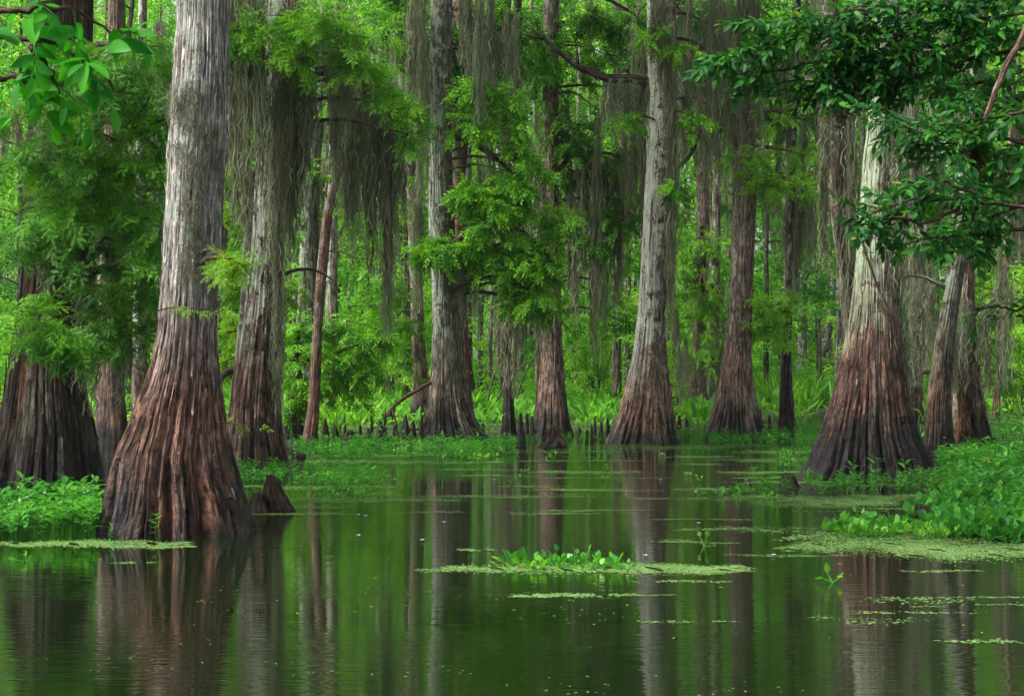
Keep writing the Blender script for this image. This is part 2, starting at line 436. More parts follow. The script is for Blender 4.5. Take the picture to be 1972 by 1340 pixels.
def clump_arrays(g, c, rad, nb, ns, droop=0.35):
    """boughlets fanning out of a clump centre: returns spray positions, directions, normals"""
    c = np.asarray(c, float); rad = np.asarray(rad, float)
    az = g.uniform(0, 2 * np.pi, nb); el = g.uniform(-0.9, 1.2, nb)
    dr = np.stack([np.cos(az) * np.cos(el), np.sin(az) * np.cos(el), np.sin(el)], -1)
    t = g.uniform(0.15, 1.0, (nb, ns)) ** 0.8
    L = g.uniform(0.7, 1.1, nb)
    pos = c + dr[:, None] * rad * (t * L[:, None])[..., None]
    pos[..., 2] -= droop * rad[2] * t * t * L[:, None]
    side = np.cross(dr, [0, 0, 1.0]); side = nrm(side)
    sg = np.where(g.random((nb, ns)) < 0.5, 1, -1)
    d = dr[:, None] * 0.8 + side[:, None] * (sg * g.uniform(0.2, 1.0, (nb, ns)))[..., None]
    d[..., 2] += g.uniform(-0.9, 0.25, (nb, ns)) - droop * 0.9 * t
    n = np.zeros_like(d); n[..., 2] = 1; n[..., 1] = -0.45; n += g.normal(0, 0.55, n.shape)
    return pos.reshape(-1, 3), d.reshape(-1, 3), n.reshape(-1, 3)

def foliage(g, clumps, protos, size, nb=14, ns=9, droop=0.35):
    """clumps: (centre, (rx, ry, rz), density). Returns one mesh's arrays."""
    a = Acc()
    P_, D_, N_ = [], [], []
    for c, rad, dens in clumps:
        rad = np.array(rad)
        for q in range(5):                                # break every clump into ragged tufts
            v = nrm(g.normal(0, 1, 3)); cc = np.asarray(c) + v * rad * g.uniform(0.3, 1.35)
            p, d, n = clump_arrays(g, cc, rad * g.uniform(0.45, 0.95), max(2, int(nb * dens * g.uniform(.08, .26))), ns, droop)
            P_.append(p); D_.append(d); N_.append(n)
    P_, D_, N_ = np.vstack(P_), np.vstack(D_), np.vstack(N_)
    k = g.integers(0, len(protos), len(P_))
    for i, pr in enumerate(protos):
        m = k == i
        if m.any(): a.add(*scatter(pr, P_[m], D_[m], N_[m], size * g.uniform(0.65, 1.2, m.sum())))
    return a.get()

def twigs_for(g, clumps, r=0.008, nb=4, axis=None):
    """limbs from the trunk to each clump and fine twigs reaching through it"""
    a = Acc()
    for c, rad, dens in clumps:
        c = np.asarray(c)
        if axis is not None:
            cc, zz, rr2 = axis[2]; z = min(c[2] + 0.25 * abs(c[0] - np.interp(c[2], zz, cc)) * g.uniform(-.4, .9), zz[-1] - .1); s = np.array([np.interp(z, zz, cc), axis[1], z])
            dd = np.linalg.norm(c - s); rb = 0.010 + 0.007 * dd
            a.add(*tube(smooth_path([s, s * .55 + c * .45 + [0, 0, .10 * dd], c], 9, g, .03), np.linspace(rb * 1.7, r, 9), 6))
        for i in range(nb):
            az = g.uniform(0, 6.28); e = c + np.array([math.cos(az), math.sin(az), g.uniform(-.5, .4)]) * np.array(rad) * g.uniform(.6, 1)
            V, Fc, A = tube(smooth_path([c, (c + e) / 2 + [0, 0, .08 * rad[2]], e], 5), [r * 1.6, r * 1.2, r, r * .7, r * .4], 4)
            a.add(V, Fc, A)
    return a

# ---------------------------------------------------------------- moss
def tress(g, top, length, width, n, wid=0.010, seg=11, depth=None, flare=0.6):
    """a hanging tress: wavy ribbons from top; width = half spread in x, depth in y"""
    depth = width * 0.7 if depth is None else depth
    n = int(n * 2.1)
    L = length * (1 - g.random(n) ** 0.9 * 0.85)
    x0 = g.normal(0, 0.5, n) * width; y0 = g.normal(0, 0.5, n) * depth
    L *= np.clip(1.15 - np.abs(x0) / (width * 1.3 + 1e-6) * 0.7, 0.25, 1.1)
    zt = -(g.random(n) ** 2) * 0.6 * length; L = np.minimum(L, length * 1.05 + zt)
    t = np.linspace(0, 1, seg)
    def wob(amp):
        w = np.cumsum(g.normal(0, 1, (n, seg)), 1); w -= w[:, :1]
        return w * amp
    wob_j = 0.022 + 1.4 * wid
    X = g.normal(0, wob_j, (n, seg)) * t[None] ** .3 + x0[:, None] * (1 - 0.55 * t[None] * flare) + wob(0.012 + 0.004 * length)
    Y = y0[:, None] * (1 - 0.4 * t[None]) + wob(0.012)
    Z = zt[:, None] - L[:, None] * t[None]
    C = np.stack([X, Y, Z], -1) + np.asarray(top)
    w = wid * 0.85 * g.uniform(0.6, 1.5, n)[:, None] * (0.35 + np.abs(np.sin(t[None] * 3.0 + g.uniform(0, 3, n)[:, None])) * 0.9)
    w[:, -1] *= 0.15
    w = w * g.uniform(0.5, 1.4, w.shape)
    a = g.uniform(0, np.pi, n); side = np.stack([np.cos(a), np.sin(a), np.zeros(n)], -1)[:, None] * w[..., None]
    V = np.stack([C - side, C + side], 2).reshape(-1, 3)       # n,seg,2
    i = (np.arange(n) * seg * 2)[:, None] + (np.arange(seg - 1) * 2)[None]
    i = i.ravel()
    Fc = np.vstack([np.stack([i, i + 1, i + 3], -1), np.stack([i, i + 3, i + 2], -1)])
    return V, Fc

def moss_at(items, D, label, group='curtains of Spanish moss', mat='moss', seed=0, wid=0.010):
    """items: (x, y_top, y_bottom, width_px, strands) -> ONE hanging curtain object"""
    g = np.random.default_rng(900 + seed); a = Acc()
    for x, y0, y1, w, n in items:
        dd = D + g.uniform(-0.25, 0.25)
        top = P(x, y0, dd); ln = (y1 - y0) / F * dd
        a.add(*tress(g, top, ln, w / F * dd * 0.5, n, wid))
    V, Fc = a.get()
    o = mk('spanish_moss', V, Fc, M[mat]); tag(o, label, 'moss', group); return o

def fringe(g, x0, x1, yt, lmin, lmax, step, w=10, n=26):
    out = []; x = x0
    while x < x1:
        f = (x - x0) / max(1, x1 - x0)
        y = yt(f) if callable(yt) else yt
        out.append((x, y, y + g.uniform(lmin, lmax), w * g.uniform(.7, 1.5), int(n * g.uniform(.6, 1.4))))
        x += step * g.uniform(.6, 1.4)
    return out

# ---------------------------------------------------------------- trunks
def pnoise(g, nt_, nz, kt, kz, phase=0):
    """periodic (in theta) value noise on an nz x nt_ grid"""
    G = g.uniform(-1, 1, (kz + 2, kt))
    u = np.linspace(0, kt, nt_, endpoint=False); v = np.linspace(0, kz, nz)
    iu = u.astype(int); fu = u - iu; fu = fu * fu * (3 - 2 * fu)
    iv = np.minimum(v.astype(int), kz); fv = v - iv; fv = fv * fv * (3 - 2 * fv)
    a = G[iv][:, iu % kt]; b = G[iv][:, (iu + 1) % kt]; c = G[iv + 1][:, iu % kt]; d = G[iv + 1][:, (iu + 1) % kt]
    return (a * (1 - fu) + b * fu) * (1 - fv)[:, None] + (c * (1 - fu) + d * fu) * fv[:, None]

def trunk_arrays(prof, D, seed, nth=140, nz=150, flute=0.16, lobes=11, ztop=None, zflute=1.6, rough=0.02, sink=0.6, kt=44, strips=0):
    """prof: [(y, xl, xr), ...] photo outline top to bottom at distance D"""
    g = np.random.default_rng(seed)
    pr = sorted(prof, key=lambda q: q[0])
    zs, cx, rr = [], [], []
    for y, xl, xr in pr:
        a = P(xl, y, D); b = P(xr, y, D)
        zs.append(a[2]); cx.append((a[0] + b[0]) / 2); rr.append((b[0] - a[0]) / 2)
    zs, cx, rr = map(np.array, (zs, cx, rr))
    o = np.argsort(zs); zs, cx, rr = zs[o], cx[o], rr[o]
    if ztop is not None and ztop > zs[-1]:
        s = np.clip((cx[-1] - cx[-2]) / max(0.3, zs[-1] - zs[-2]), -0.08, 0.08)
        dz = ztop - zs[-1]
        zs = np.append(zs, ztop); cx = np.append(cx, cx[-1] + s * dz); rr = np.append(rr, rr[-1] * max(0.35, 1 - dz * 0.06))
    slope = (rr[0] - rr[1]) / max(0.05, zs[1] - zs[0])
    zs = np.insert(zs, 0, zs[0] - sink); cx = np.insert(cx, 0, cx[0]); rr = np.insert(rr, 0, rr[0] + slope * sink * 0.7)
    # denser rings low down
    q = np.linspace(0, 1, nz) ** 1.25
    z = zs[0] + (zs[-1] - zs[0]) * q
    r = np.interp(z, zs, rr); c = np.interp(z, zs, cx)
    for _ in range(3):
        r[1:-1] = (r[:-2] + 2 * r[1:-1] + r[2:]) / 4; c[1:-1] = (c[:-2] + 2 * c[1:-1] + c[2:]) / 4
    th = np.linspace(0, 2 * np.pi, nth, endpoint=False)
    s = np.zeros((nz, nth)); up = (z - z[0])[:, None]
    for k in (max(3, lobes // 3), lobes // 2 + 1, lobes, int(lobes * 1.7)):
        ph = g.uniform(0, 6.28); am = g.uniform(0.5, 1.0)
        s += am * np.cos(k * th[None] + ph + 0.10 * np.sin(up * 1.3 + ph) * 1.5)
    s /= 2.0
    groove = -np.exp(-(s / 0.2) ** 2) * 1.1
    low = np.exp(-np.maximum(0, z - 0.1) / zflute)[:, None]
    fl = flute * low * (0.55 * s * 0.5 + 0.8 * groove + 0.35)
    body = low * flute * 0.45 * pnoise(g, nth, nz, 6, 3) + pnoise(g, nth, nz, 7, 9) * 0.035 + 0.05 * np.cos(2 * th[None] + g.uniform(0, 6)) * np.linspace(1, .6, nz)[:, None]
    ridg = 1 - np.abs(pnoise(g, nth, nz, kt, max(5, nz // 34))) * 2
    ridg2 = 1 - np.abs(pnoise(g, nth, nz, int(kt * 1.7), max(10, nz // 12))) * 2
    R = r[:, None] * (1 + fl + body) + rough * (ridg * 0.9 + ridg2 * 0.55) * (0.55 + 1.3 * low)
    X = R * np.cos(th); hi, lo_ = X.max(1), X.min(1)       # keep the measured outline
    half, mid = (hi - lo_) / 2, (hi + lo_) / 2
    X = c[:, None] + (X - mid[:, None]) * (r / half)[:, None] * 1.01
    Y = D + R * np.sin(th) * 0.95 * (r / half)[:, None]
    Z = z[:, None] + 0 * X
    V = np.stack([X, Y, Z], -1).reshape(-1, 3)
    L = np.concatenate([[0], np.cumsum(np.hypot(np.diff(r), np.diff(z)))])
    rm = np.median(r)
    A = np.stack([np.cos(th)[None] * rm + 0 * X, np.sin(th)[None] * rm + 0 * X, L[:, None] + 0 * X], -1).reshape(-1, 3)
    i = np.arange(nz - 1)[:, None] * nth; j = np.arange(nth)[None]; k = (j + 1) % nth
    qd = np.stack([i + j, i + k, i + nth + k, i + nth + j], -1).reshape(-1, 4)
    Fc = np.vstack([qd[:, [0, 1, 2]], qd[:, [0, 2, 3]]])
    # loose strips of bark lifting off the trunk
    if strips:
        Vg = V.reshape(nz, nth, 3); Ag = A.reshape(nz, nth, 3); ok = np.where(z > 0.05)[0]; i_lo = ok[0]
        sv, sf, sa, n0 = [], [], [], 0
        for q in range(strips):
            ln = int(g.integers(5, 26)); w = int(g.integers(1, 4)); i0 = int(g.integers(i_lo, max(i_lo + 1, int(nz * .8) - ln))); j0 = int(g.integers(nth // 2, nth)) if g.random() < .8 else int(g.integers(0, nth))
            ii = np.arange(i0, i0 + ln); jj = (j0 + np.arange(w + 1)) % nth
            t_ = np.linspace(0, 1, ln)[:, None]; lift = rough * g.uniform(.5, 1.3) * (0.5 + (t_ if g.random() < .5 else 1 - t_) ** 3 * g.uniform(.3, 2.2))
            ctr = np.stack([c[ii], np.full(ln, D), z[ii]], -1)[:, None]
            pv_ = Vg[np.ix_(ii, jj)]; rad_ = pv_ - ctr; rad_[..., 2] = 0; rad_ /= np.maximum(np.linalg.norm(rad_, axis=-1, keepdims=True), 1e-6)
            P2 = pv_ + rad_ * lift[..., None]
            if w > 1: P2[0, [0, -1]] = P2[1, 1]; P2[-1, [0, -1]] = P2[-2, 1]
            a2 = Ag[np.ix_(ii, jj)] + g.uniform(-.6, .6, 3)
            m = w + 1; ix = (np.arange(ln - 1)[:, None] * m + np.arange(w)[None]).ravel() + n0
            sv.append(P2.reshape(-1, 3)); sa.append(a2.reshape(-1, 3)); sf += [np.stack([ix, ix + 1, ix + m + 1], -1), np.stack([ix, ix + m + 1, ix + m], -1)]; n0 += ln * m
        base_n = len(V); V = np.vstack([V] + sv); A = np.vstack([A] + sa); Fc = np.vstack([Fc, np.vstack(sf) + base_n])
        top_idx = (nz - 1) * nth
    # cap (ragged)
    V = np.vstack([V, [[c[-1], D, z[-1] + r[-1] * 0.3]]]); A = np.vstack([A, A[-1:]]); e = (nz - 1) * nth
    Fc = np.vstack([Fc, np.stack([e + np.arange(nth), e + (np.arange(nth) + 1) % nth, np.full(nth, len(V) - 1)], -1)])
    return V, Fc, A, (c, z, r)

SURF = {}
def cypress(key, prof, label, mat, D=None, seed=1, name='bald_cypress', cat='tree', group=None, ztop=None, **kw):
    yb = max(p[0] for p in prof); xl, xr = [p[1:] for p in prof if p[0] == yb][0]
    if D is None:
        D0 = D_of(yb); D = D0 + (xr - xl) / F * D0 * 0.42
        # the outline was measured at the front of the flare: keep the foot on the water at distance D
    b = P((xl + xr) / 2, yb, D); b[2] = 0
    rt = root(name, b, label, cat, group)
    prof = [tuple(p) for p in prof]
    ylast = HY + HC * F / D          # row of the water line at the axis
    prof = [p for p in prof if p[0] < ylast - 1] + [(ylast, xl, xr)]
    V, Fc, A, info = trunk_arrays(prof, D, seed, ztop=ztop if ztop is not None else HC + 720 / F * D + 2.5, **kw)
    mk('trunk', V, Fc, M[mat] if isinstance(mat, str) else mat, rt, True, A)
    SURF[key] = (rt, D, info)
    return rt

def branch_px(parent, D, pts, r0, r1=None, mat='twig', seed=0, name='branch', n=14, wob=0.02, dD=0.0, twigs=0):
    g = np.random.default_rng(seed + 77)
    pw = [P(p[0], p[1], D + (p[2] if len(p) > 2 else 0) + dD) for p in pts]
    path = smooth_path(pw, n, g, wob)
    r1 = r0 * 0.3 if r1 is None else r1
    a = Acc(); a.add(*tube(path, np.linspace(r0, r1, n), 8, jit=0.12, rg=g))
    for k in range(twigs):
        i = g.integers(n // 3, n - 1); s = path[i]
        dr = nrm(path[min(i + 1, n - 1)] - path[i - 1]) + g.normal(0, 0.55, 3); dr = nrm(dr)
        L = g.uniform(0.2, 0.6) * np.linalg.norm(path[-1] - path[0]) * 0.5
        a.add(*tube(smooth_path([s, s + dr * L * .5 + g.normal(0, .03, 3), s + dr * L + [0, 0, -.1 * L]], 7, g, wob * .6), np.linspace(r1 * 1.2, r1 * .3, 7), 5))
    V, Fc = a.get()
    return mk(name, V, Fc, M[mat], parent, True, a.attr())

def cl(D, lst):
    """photo-measured clumps (x, y, rx, ry, dens[, dD]) -> world clumps"""
    out = []
    for q in lst:
        x, y, rx, ry, de = q[:5]; dD = q[5] if len(q) > 5 else 0
        d = D + dD; k = d / F
        out.append((P(x, y, d), (rx * k, (rx + ry) / 2 * k, ry * k), de))
    return out

def add_foliage(parent, D, lst, mat, protos=SP_LO, size=0.30, seed=0, nb=14, ns=9, name='foliage', droop=0.35, twig=True):
    g = np.random.default_rng(300 + seed); c = cl(D, [(q[0], q[1], q[2] * g.uniform(.8, 1.25), q[3] * g.uniform(.8, 1.3)) + tuple(q[4:]) for q in lst])
    V, Fc = foliage(g, c, protos, size, nb, ns, droop)
    mk(name, V, Fc, M[mat], parent)
    if twig:
        ax = [v for v in SURF.values() if v[0] is parent]
        a = twigs_for(g, c, 0.007, 4, ax[0] if ax else None); V, Fc = a.get(); mk('twigs', V, Fc, M['twig'], parent, True, a.attr())

# ================================================================= SETTING
# ground sheet with the channel hollowed out
def shore_y(x):
    """photo row of the shoreline for a photo column"""
    return np.interp(x, [-400, 150, 500, 700, 900, 1100, 1300, 1480, 1620, 1700, 1850, 2400], [905, 890, 872, 852, 846, 843, 838, 826, 800, 830, 868, 890])
def ground_z(X, Y):
    px = 986 + X / np.maximum(Y, 1) * F
    S = D_of(shore_y(px)) + 1.2 * np.sin(X * 0.9) + 0.7 * np.sin(X * 2.3 + 1)
    t = np.clip((Y - S) / 3.0, 0, 1); t = t * t * (3 - 2 * t)
    base = -0.6 + t * 0.72
    return base + 0.04 * np.sin(X * 1.7 + Y * .6) * t + 0.05 * np.sin(X * .5 - Y * .9) * t + np.clip(Y - 110, 0, 400) * 0.004
xs = np.concatenate([np.linspace(-400, -60, 20, endpoint=False), np.linspace(-60, 60, 200), np.linspace(65, 400, 20)])
ys = np.concatenate([np.linspace(-60, 12, 12, endpoint=False), np.linspace(12, 75, 170), np.linspace(78, 900, 50)])
XX, YY = np.meshgrid(xs, ys); ZZ = ground_z(XX, YY)
V = np.stack([XX, YY, ZZ], -1).reshape(-1, 3); nx = len(xs)
i = np.arange(len(ys) - 1)[:, None] * nx + np.arange(nx - 1)[None]; i = i.ravel()
Fc = np.vstack([np.stack([i, i + 1, i + nx + 1], -1), np.stack([i, i + nx + 1, i + nx], -1)])
tag(mk('ground', V, Fc, M['mud'], None, True), 'dark muddy swamp floor and low bank under the trees', kind='structure')
V = np.array([[-400, -60, 0], [400, -60, 0], [400, 130, 0], [-400, 130, 0]], float)
tag(mk('water', V, np.array([[0, 1, 2], [0, 2, 3]]), M['water']), 'still dark green swamp water mirroring the trees', kind='structure')

# ================================================================= BARKS
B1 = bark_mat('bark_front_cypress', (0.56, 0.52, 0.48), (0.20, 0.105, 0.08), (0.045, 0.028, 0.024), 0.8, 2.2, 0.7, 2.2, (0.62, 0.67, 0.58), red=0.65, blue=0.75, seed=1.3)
B0 = bark_mat('bark_shaded_cypress', (0.036, 0.03, 0.024), (0.042, 0.026, 0.02), (0.010, 0.008, 0.007), 1.1, 2.4, 0.45, 2.4, (0.12, 0.17, 0.10), red=0.35, blue=0.3, seed=4.1)  # tones darkened so the bark colour itself carries the foliage shade
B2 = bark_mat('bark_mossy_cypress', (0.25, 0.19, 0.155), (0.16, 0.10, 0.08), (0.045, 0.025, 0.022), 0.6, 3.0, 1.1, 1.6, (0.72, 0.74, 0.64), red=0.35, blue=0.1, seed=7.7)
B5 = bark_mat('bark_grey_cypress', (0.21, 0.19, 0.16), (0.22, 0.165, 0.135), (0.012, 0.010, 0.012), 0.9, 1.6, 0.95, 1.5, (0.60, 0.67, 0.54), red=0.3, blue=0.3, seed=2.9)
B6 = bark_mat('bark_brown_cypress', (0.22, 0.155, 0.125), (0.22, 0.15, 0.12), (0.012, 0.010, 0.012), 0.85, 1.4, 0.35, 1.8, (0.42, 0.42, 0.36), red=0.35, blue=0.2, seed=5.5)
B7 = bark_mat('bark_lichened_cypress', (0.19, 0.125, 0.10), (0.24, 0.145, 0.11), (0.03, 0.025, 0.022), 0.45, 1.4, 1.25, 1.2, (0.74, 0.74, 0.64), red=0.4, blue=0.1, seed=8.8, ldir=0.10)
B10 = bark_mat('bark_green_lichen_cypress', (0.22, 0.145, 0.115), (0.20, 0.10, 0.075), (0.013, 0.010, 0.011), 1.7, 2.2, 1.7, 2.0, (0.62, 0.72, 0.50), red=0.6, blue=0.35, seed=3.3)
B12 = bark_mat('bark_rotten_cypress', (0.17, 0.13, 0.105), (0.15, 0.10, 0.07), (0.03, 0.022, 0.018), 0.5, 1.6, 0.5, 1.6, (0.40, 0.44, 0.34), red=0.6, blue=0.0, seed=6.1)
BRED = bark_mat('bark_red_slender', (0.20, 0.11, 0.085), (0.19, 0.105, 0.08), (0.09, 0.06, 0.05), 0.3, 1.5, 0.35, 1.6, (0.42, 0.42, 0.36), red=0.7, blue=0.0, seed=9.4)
BORANGE = bark_mat('wood_orange_rot', (0.20, 0.11, 0.05), (0.17, 0.09, 0.045), (0.08, 0.045, 0.03), 0.4, 1.0, 0.0, 9.0, red=0.7, blue=0.0, fine=1.6, seed=9.9)

# ================================================================= MAIN TREES
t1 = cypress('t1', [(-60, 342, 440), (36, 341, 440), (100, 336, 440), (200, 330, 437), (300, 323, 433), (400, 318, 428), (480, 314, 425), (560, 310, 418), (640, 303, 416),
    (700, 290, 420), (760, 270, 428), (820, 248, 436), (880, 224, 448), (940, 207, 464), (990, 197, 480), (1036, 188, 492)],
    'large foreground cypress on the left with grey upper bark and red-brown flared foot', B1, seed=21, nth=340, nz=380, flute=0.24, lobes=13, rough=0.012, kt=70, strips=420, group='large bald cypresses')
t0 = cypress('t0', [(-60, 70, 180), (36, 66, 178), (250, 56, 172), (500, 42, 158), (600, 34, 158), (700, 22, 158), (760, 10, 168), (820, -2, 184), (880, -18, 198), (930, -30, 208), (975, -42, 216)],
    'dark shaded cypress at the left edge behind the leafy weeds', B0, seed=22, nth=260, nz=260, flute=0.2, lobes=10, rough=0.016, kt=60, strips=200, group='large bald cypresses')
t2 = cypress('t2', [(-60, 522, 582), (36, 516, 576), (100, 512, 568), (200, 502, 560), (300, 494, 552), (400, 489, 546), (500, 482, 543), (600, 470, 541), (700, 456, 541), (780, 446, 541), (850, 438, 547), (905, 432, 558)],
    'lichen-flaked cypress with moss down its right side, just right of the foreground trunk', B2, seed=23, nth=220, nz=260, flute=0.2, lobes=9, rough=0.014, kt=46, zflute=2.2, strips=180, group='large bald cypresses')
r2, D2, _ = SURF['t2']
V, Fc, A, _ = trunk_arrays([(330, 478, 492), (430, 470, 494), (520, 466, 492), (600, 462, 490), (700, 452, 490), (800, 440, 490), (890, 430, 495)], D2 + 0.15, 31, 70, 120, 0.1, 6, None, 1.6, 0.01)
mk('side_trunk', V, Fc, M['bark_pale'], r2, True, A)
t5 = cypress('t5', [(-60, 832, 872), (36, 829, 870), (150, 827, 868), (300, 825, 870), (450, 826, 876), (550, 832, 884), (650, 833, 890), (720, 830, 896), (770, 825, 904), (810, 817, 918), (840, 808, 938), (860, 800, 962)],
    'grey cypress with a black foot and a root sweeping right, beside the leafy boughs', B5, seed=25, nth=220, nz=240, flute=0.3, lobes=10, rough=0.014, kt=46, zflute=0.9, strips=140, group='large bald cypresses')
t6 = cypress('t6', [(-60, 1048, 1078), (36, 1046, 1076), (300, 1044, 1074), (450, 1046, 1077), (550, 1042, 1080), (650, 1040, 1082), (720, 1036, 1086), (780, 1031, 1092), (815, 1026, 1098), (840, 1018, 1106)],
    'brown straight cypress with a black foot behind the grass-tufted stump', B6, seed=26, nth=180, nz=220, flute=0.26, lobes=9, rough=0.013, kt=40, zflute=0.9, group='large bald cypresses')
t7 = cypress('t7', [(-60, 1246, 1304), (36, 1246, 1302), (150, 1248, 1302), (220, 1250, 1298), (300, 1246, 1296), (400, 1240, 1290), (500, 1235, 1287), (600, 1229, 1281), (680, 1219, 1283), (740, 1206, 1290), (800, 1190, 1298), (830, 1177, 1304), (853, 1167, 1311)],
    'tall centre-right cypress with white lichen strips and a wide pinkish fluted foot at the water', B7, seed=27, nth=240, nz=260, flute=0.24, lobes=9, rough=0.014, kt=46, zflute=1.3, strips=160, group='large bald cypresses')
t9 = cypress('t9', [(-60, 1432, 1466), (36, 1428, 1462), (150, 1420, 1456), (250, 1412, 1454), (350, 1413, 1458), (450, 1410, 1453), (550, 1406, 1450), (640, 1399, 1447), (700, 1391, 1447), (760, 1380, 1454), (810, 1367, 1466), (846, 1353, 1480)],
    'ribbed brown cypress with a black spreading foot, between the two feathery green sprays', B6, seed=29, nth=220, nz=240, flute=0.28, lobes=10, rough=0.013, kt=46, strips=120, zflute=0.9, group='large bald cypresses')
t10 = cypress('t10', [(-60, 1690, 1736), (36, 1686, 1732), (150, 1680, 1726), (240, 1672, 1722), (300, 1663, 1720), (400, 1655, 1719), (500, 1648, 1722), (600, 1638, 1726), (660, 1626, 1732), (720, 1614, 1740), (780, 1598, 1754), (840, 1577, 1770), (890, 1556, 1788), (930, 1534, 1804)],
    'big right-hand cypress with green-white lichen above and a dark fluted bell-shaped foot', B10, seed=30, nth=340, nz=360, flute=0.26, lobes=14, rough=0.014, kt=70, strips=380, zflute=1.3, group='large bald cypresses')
r10, D10, _ = SURF['t10']
V, Fc, A, _ = trunk_arrays([(-60, 1578, 1612), (100, 1582, 1618), (210, 1587, 1622), (320, 1592, 1632), (420, 1600, 1638), (520, 1612, 1646), (600, 1620, 1652), (680, 1628, 1662), (760, 1630, 1680)], D10 + 0.35, 41, 110, 180, 0.05, 5, HC + 720 / F * D10 + 2.5, 1.0, 0.012, sink=0.1)
mk('side_trunk', V, Fc, bark_mat('bark_dark_side_stem', (0.16, 0.115, 0.09), (0.17, 0.10, 0.08), zlow=0.1, zmid=2, lichen=0.35, seed=2.2), r10, True, A)
BD = bark_mat('bark_dim_lichened', (0.13, 0.11, 0.09), (0.11, 0.075, 0.058), (0.016, 0.013, 0.012), 0.9, 1.8, 0.8, 1.8, (0.38, 0.42, 0.33), red=0.3, blue=0.0, seed=3.9)
t11 = cypress('t11', [(-60, 1880, 1908), (200, 1864, 1894), (350, 1850, 1882), (450, 1838, 1868), (550, 1820, 1853), (620, 1808, 1842), (700, 1794, 1836), (780, 1784, 1832), (840, 1780, 1836), (884, 1774, 1842)],
    'leaning lichen-speckled cypress right of the bell-footed cypress', BD, seed=33, nth=150, nz=200, flute=0.18, lobes=8, rough=0.013, kt=36, zflute=1.5, group='large bald cypresses')
t12 = cypress('t12', [(-60, 1862, 1888), (200, 1856, 1884), (450, 1846, 1876), (550, 1840, 1874), (640, 1834, 1880), (720, 1830, 1888), (800, 1828, 1900), (850, 1826, 1912), (876, 1822, 1922)],
    'cypress at the right edge with an orange rotten hollow down its front', B12, seed=34, nth=180, nz=220, flute=0.16, lobes=7, rough=0.016, kt=36, zflute=1.5, group='large bald cypresses')
r12, D12, _ = SURF['t12']
# rotten streak, a raised strip of broken orange wood on the trunk's face
g = np.random.default_rng(5)
V, Fc, A, _ = trunk_arrays([(640, 1838, 1844), (680, 1836, 1850), (730, 1838, 1856), (780, 1845, 1866), (830, 1842, 1872), (860, 1840, 1870)], D12 - 0.30, 51, 60, 90, 0.3, 5, None, 2.0, 0.03, sink=0.05)
mk('rotten_hollow', V, Fc, BORANGE, r12, True, A)

# slender and secondary trunks, all measured from the photograph
def slim(key, prof, label, mat, seed, D=None, group=None, **kw):
    a = dict(nth=70, nz=130, flute=0.12, lobes=6, rough=0.009, kt=22, zflute=0.8); a.update(kw)
    return cypress(key, prof, label, mat, D=D, seed=seed, group=group, **a)
slim('t1b', [(-60, 206, 240), (36, 208, 242), (300, 196, 236), (480, 188, 234), (600, 188, 232), (700, 187, 236), (780, 185, 242), (840, 180, 248), (880, 174, 254)], 'tan cypress seen between the shaded left cypress and the foreground trunk', B6, 61)
slim('t1c', [(300, 262, 282), (500, 258, 282), (650, 256, 282), (760, 254, 284), (835, 248, 290)], 'thin pale cypress in the gap just left of the foreground trunk', B2, 62)
slim('t1d', [(-60, 462, 500), (36, 452, 488), (150, 438, 474), (300, 424, 452), (450, 404, 438), (600, 380, 420), (760, 350, 400), (880, 330, 410)], 'leaning lichen-covered cypress emerging behind the right side of the foreground trunk', M['bark_pale'], 63)
slim('t3', [(262, 668, 678), (300, 656, 670), (350, 638, 654), (400, 624, 642), (460, 616, 636), (560, 606, 626), (640, 602, 620), (720, 597, 618), (790, 592, 615), (830, 585, 612), (868, 577, 615)], 'slender reddish leaning trunk with a snapped top, right of the moss-stripped cypress', BRED, 64, ztop=4.0, nz=160)
slim('t4', [(-60, 610, 640), (36, 612, 642), (160, 606, 634), (300, 588, 618), (420, 580, 614), (540, 576, 616), (640, 570, 618), (760, 562, 626), (830, 556, 634)], 'pale grey lichened trunk behind the slender reddish one', M['bark_pale'], 65)
slim('t4b', [(-60, 640, 656), (200, 636, 654), (420, 630, 650), (560, 628, 650), (700, 624, 654), (815, 618, 660)], 'dull brown trunk right beside the slender reddish one', 'bark_far', 66)
slim('t5b', [(-60, 874, 906), (36, 870, 902), (200, 866, 902), (430, 862, 898), (600, 866, 900), (760, 864, 908), (845, 856, 920)], 'red-brown trunk standing directly behind the grey black-footed cypress', BRED, 67)
slim('t5c', [(-60, 742, 762), (200, 772, 794), (400, 784, 806), (560, 790, 814), (680, 794, 820), (740, 796, 828), (790, 790, 842), (826, 782, 850)], 'grey trunk with a flared foot behind the left side of the grey black-footed cypress', B6, 68)
slim('t8', [(-60, 1344, 1370), (150, 1342, 1368), (300, 1341, 1367), (500, 1342, 1366), (620, 1336, 1361), (700, 1331, 1360), (760, 1324, 1362), (808, 1312, 1370)], 'pale brown cypress set back between the centre-right and ribbed cypresses', B6, 69)
slim('t7b', [(598, 1300, 1306), (650, 1296, 1310), (700, 1292, 1312), (760, 1288, 1314), (806, 1284, 1320)], 'orange rotten snag behind the centre-right cypress', BORANGE, 70, ztop=3.3, rough=0.03, flute=0.3)
slim('t9b', [(480, 1516, 1528), (600, 1510, 1526), (680, 1506, 1524), (740, 1501, 1526), (800, 1500, 1530), (842, 1496, 1534)], 'dark gnarled slim trunk right of the ribbed black-footed cypress', 'bark_dark', 71, ztop=14, rough=0.02)
slim('t9c', [(520, 1600, 1610), (600, 1594, 1610), (650, 1582, 1600), (700, 1568, 1588), (740, 1562, 1584), (772, 1556, 1588)], 'pale grey crooked trunk far back in the gap left of the bell-footed cypress', 'bark_pale', 72, ztop=16)
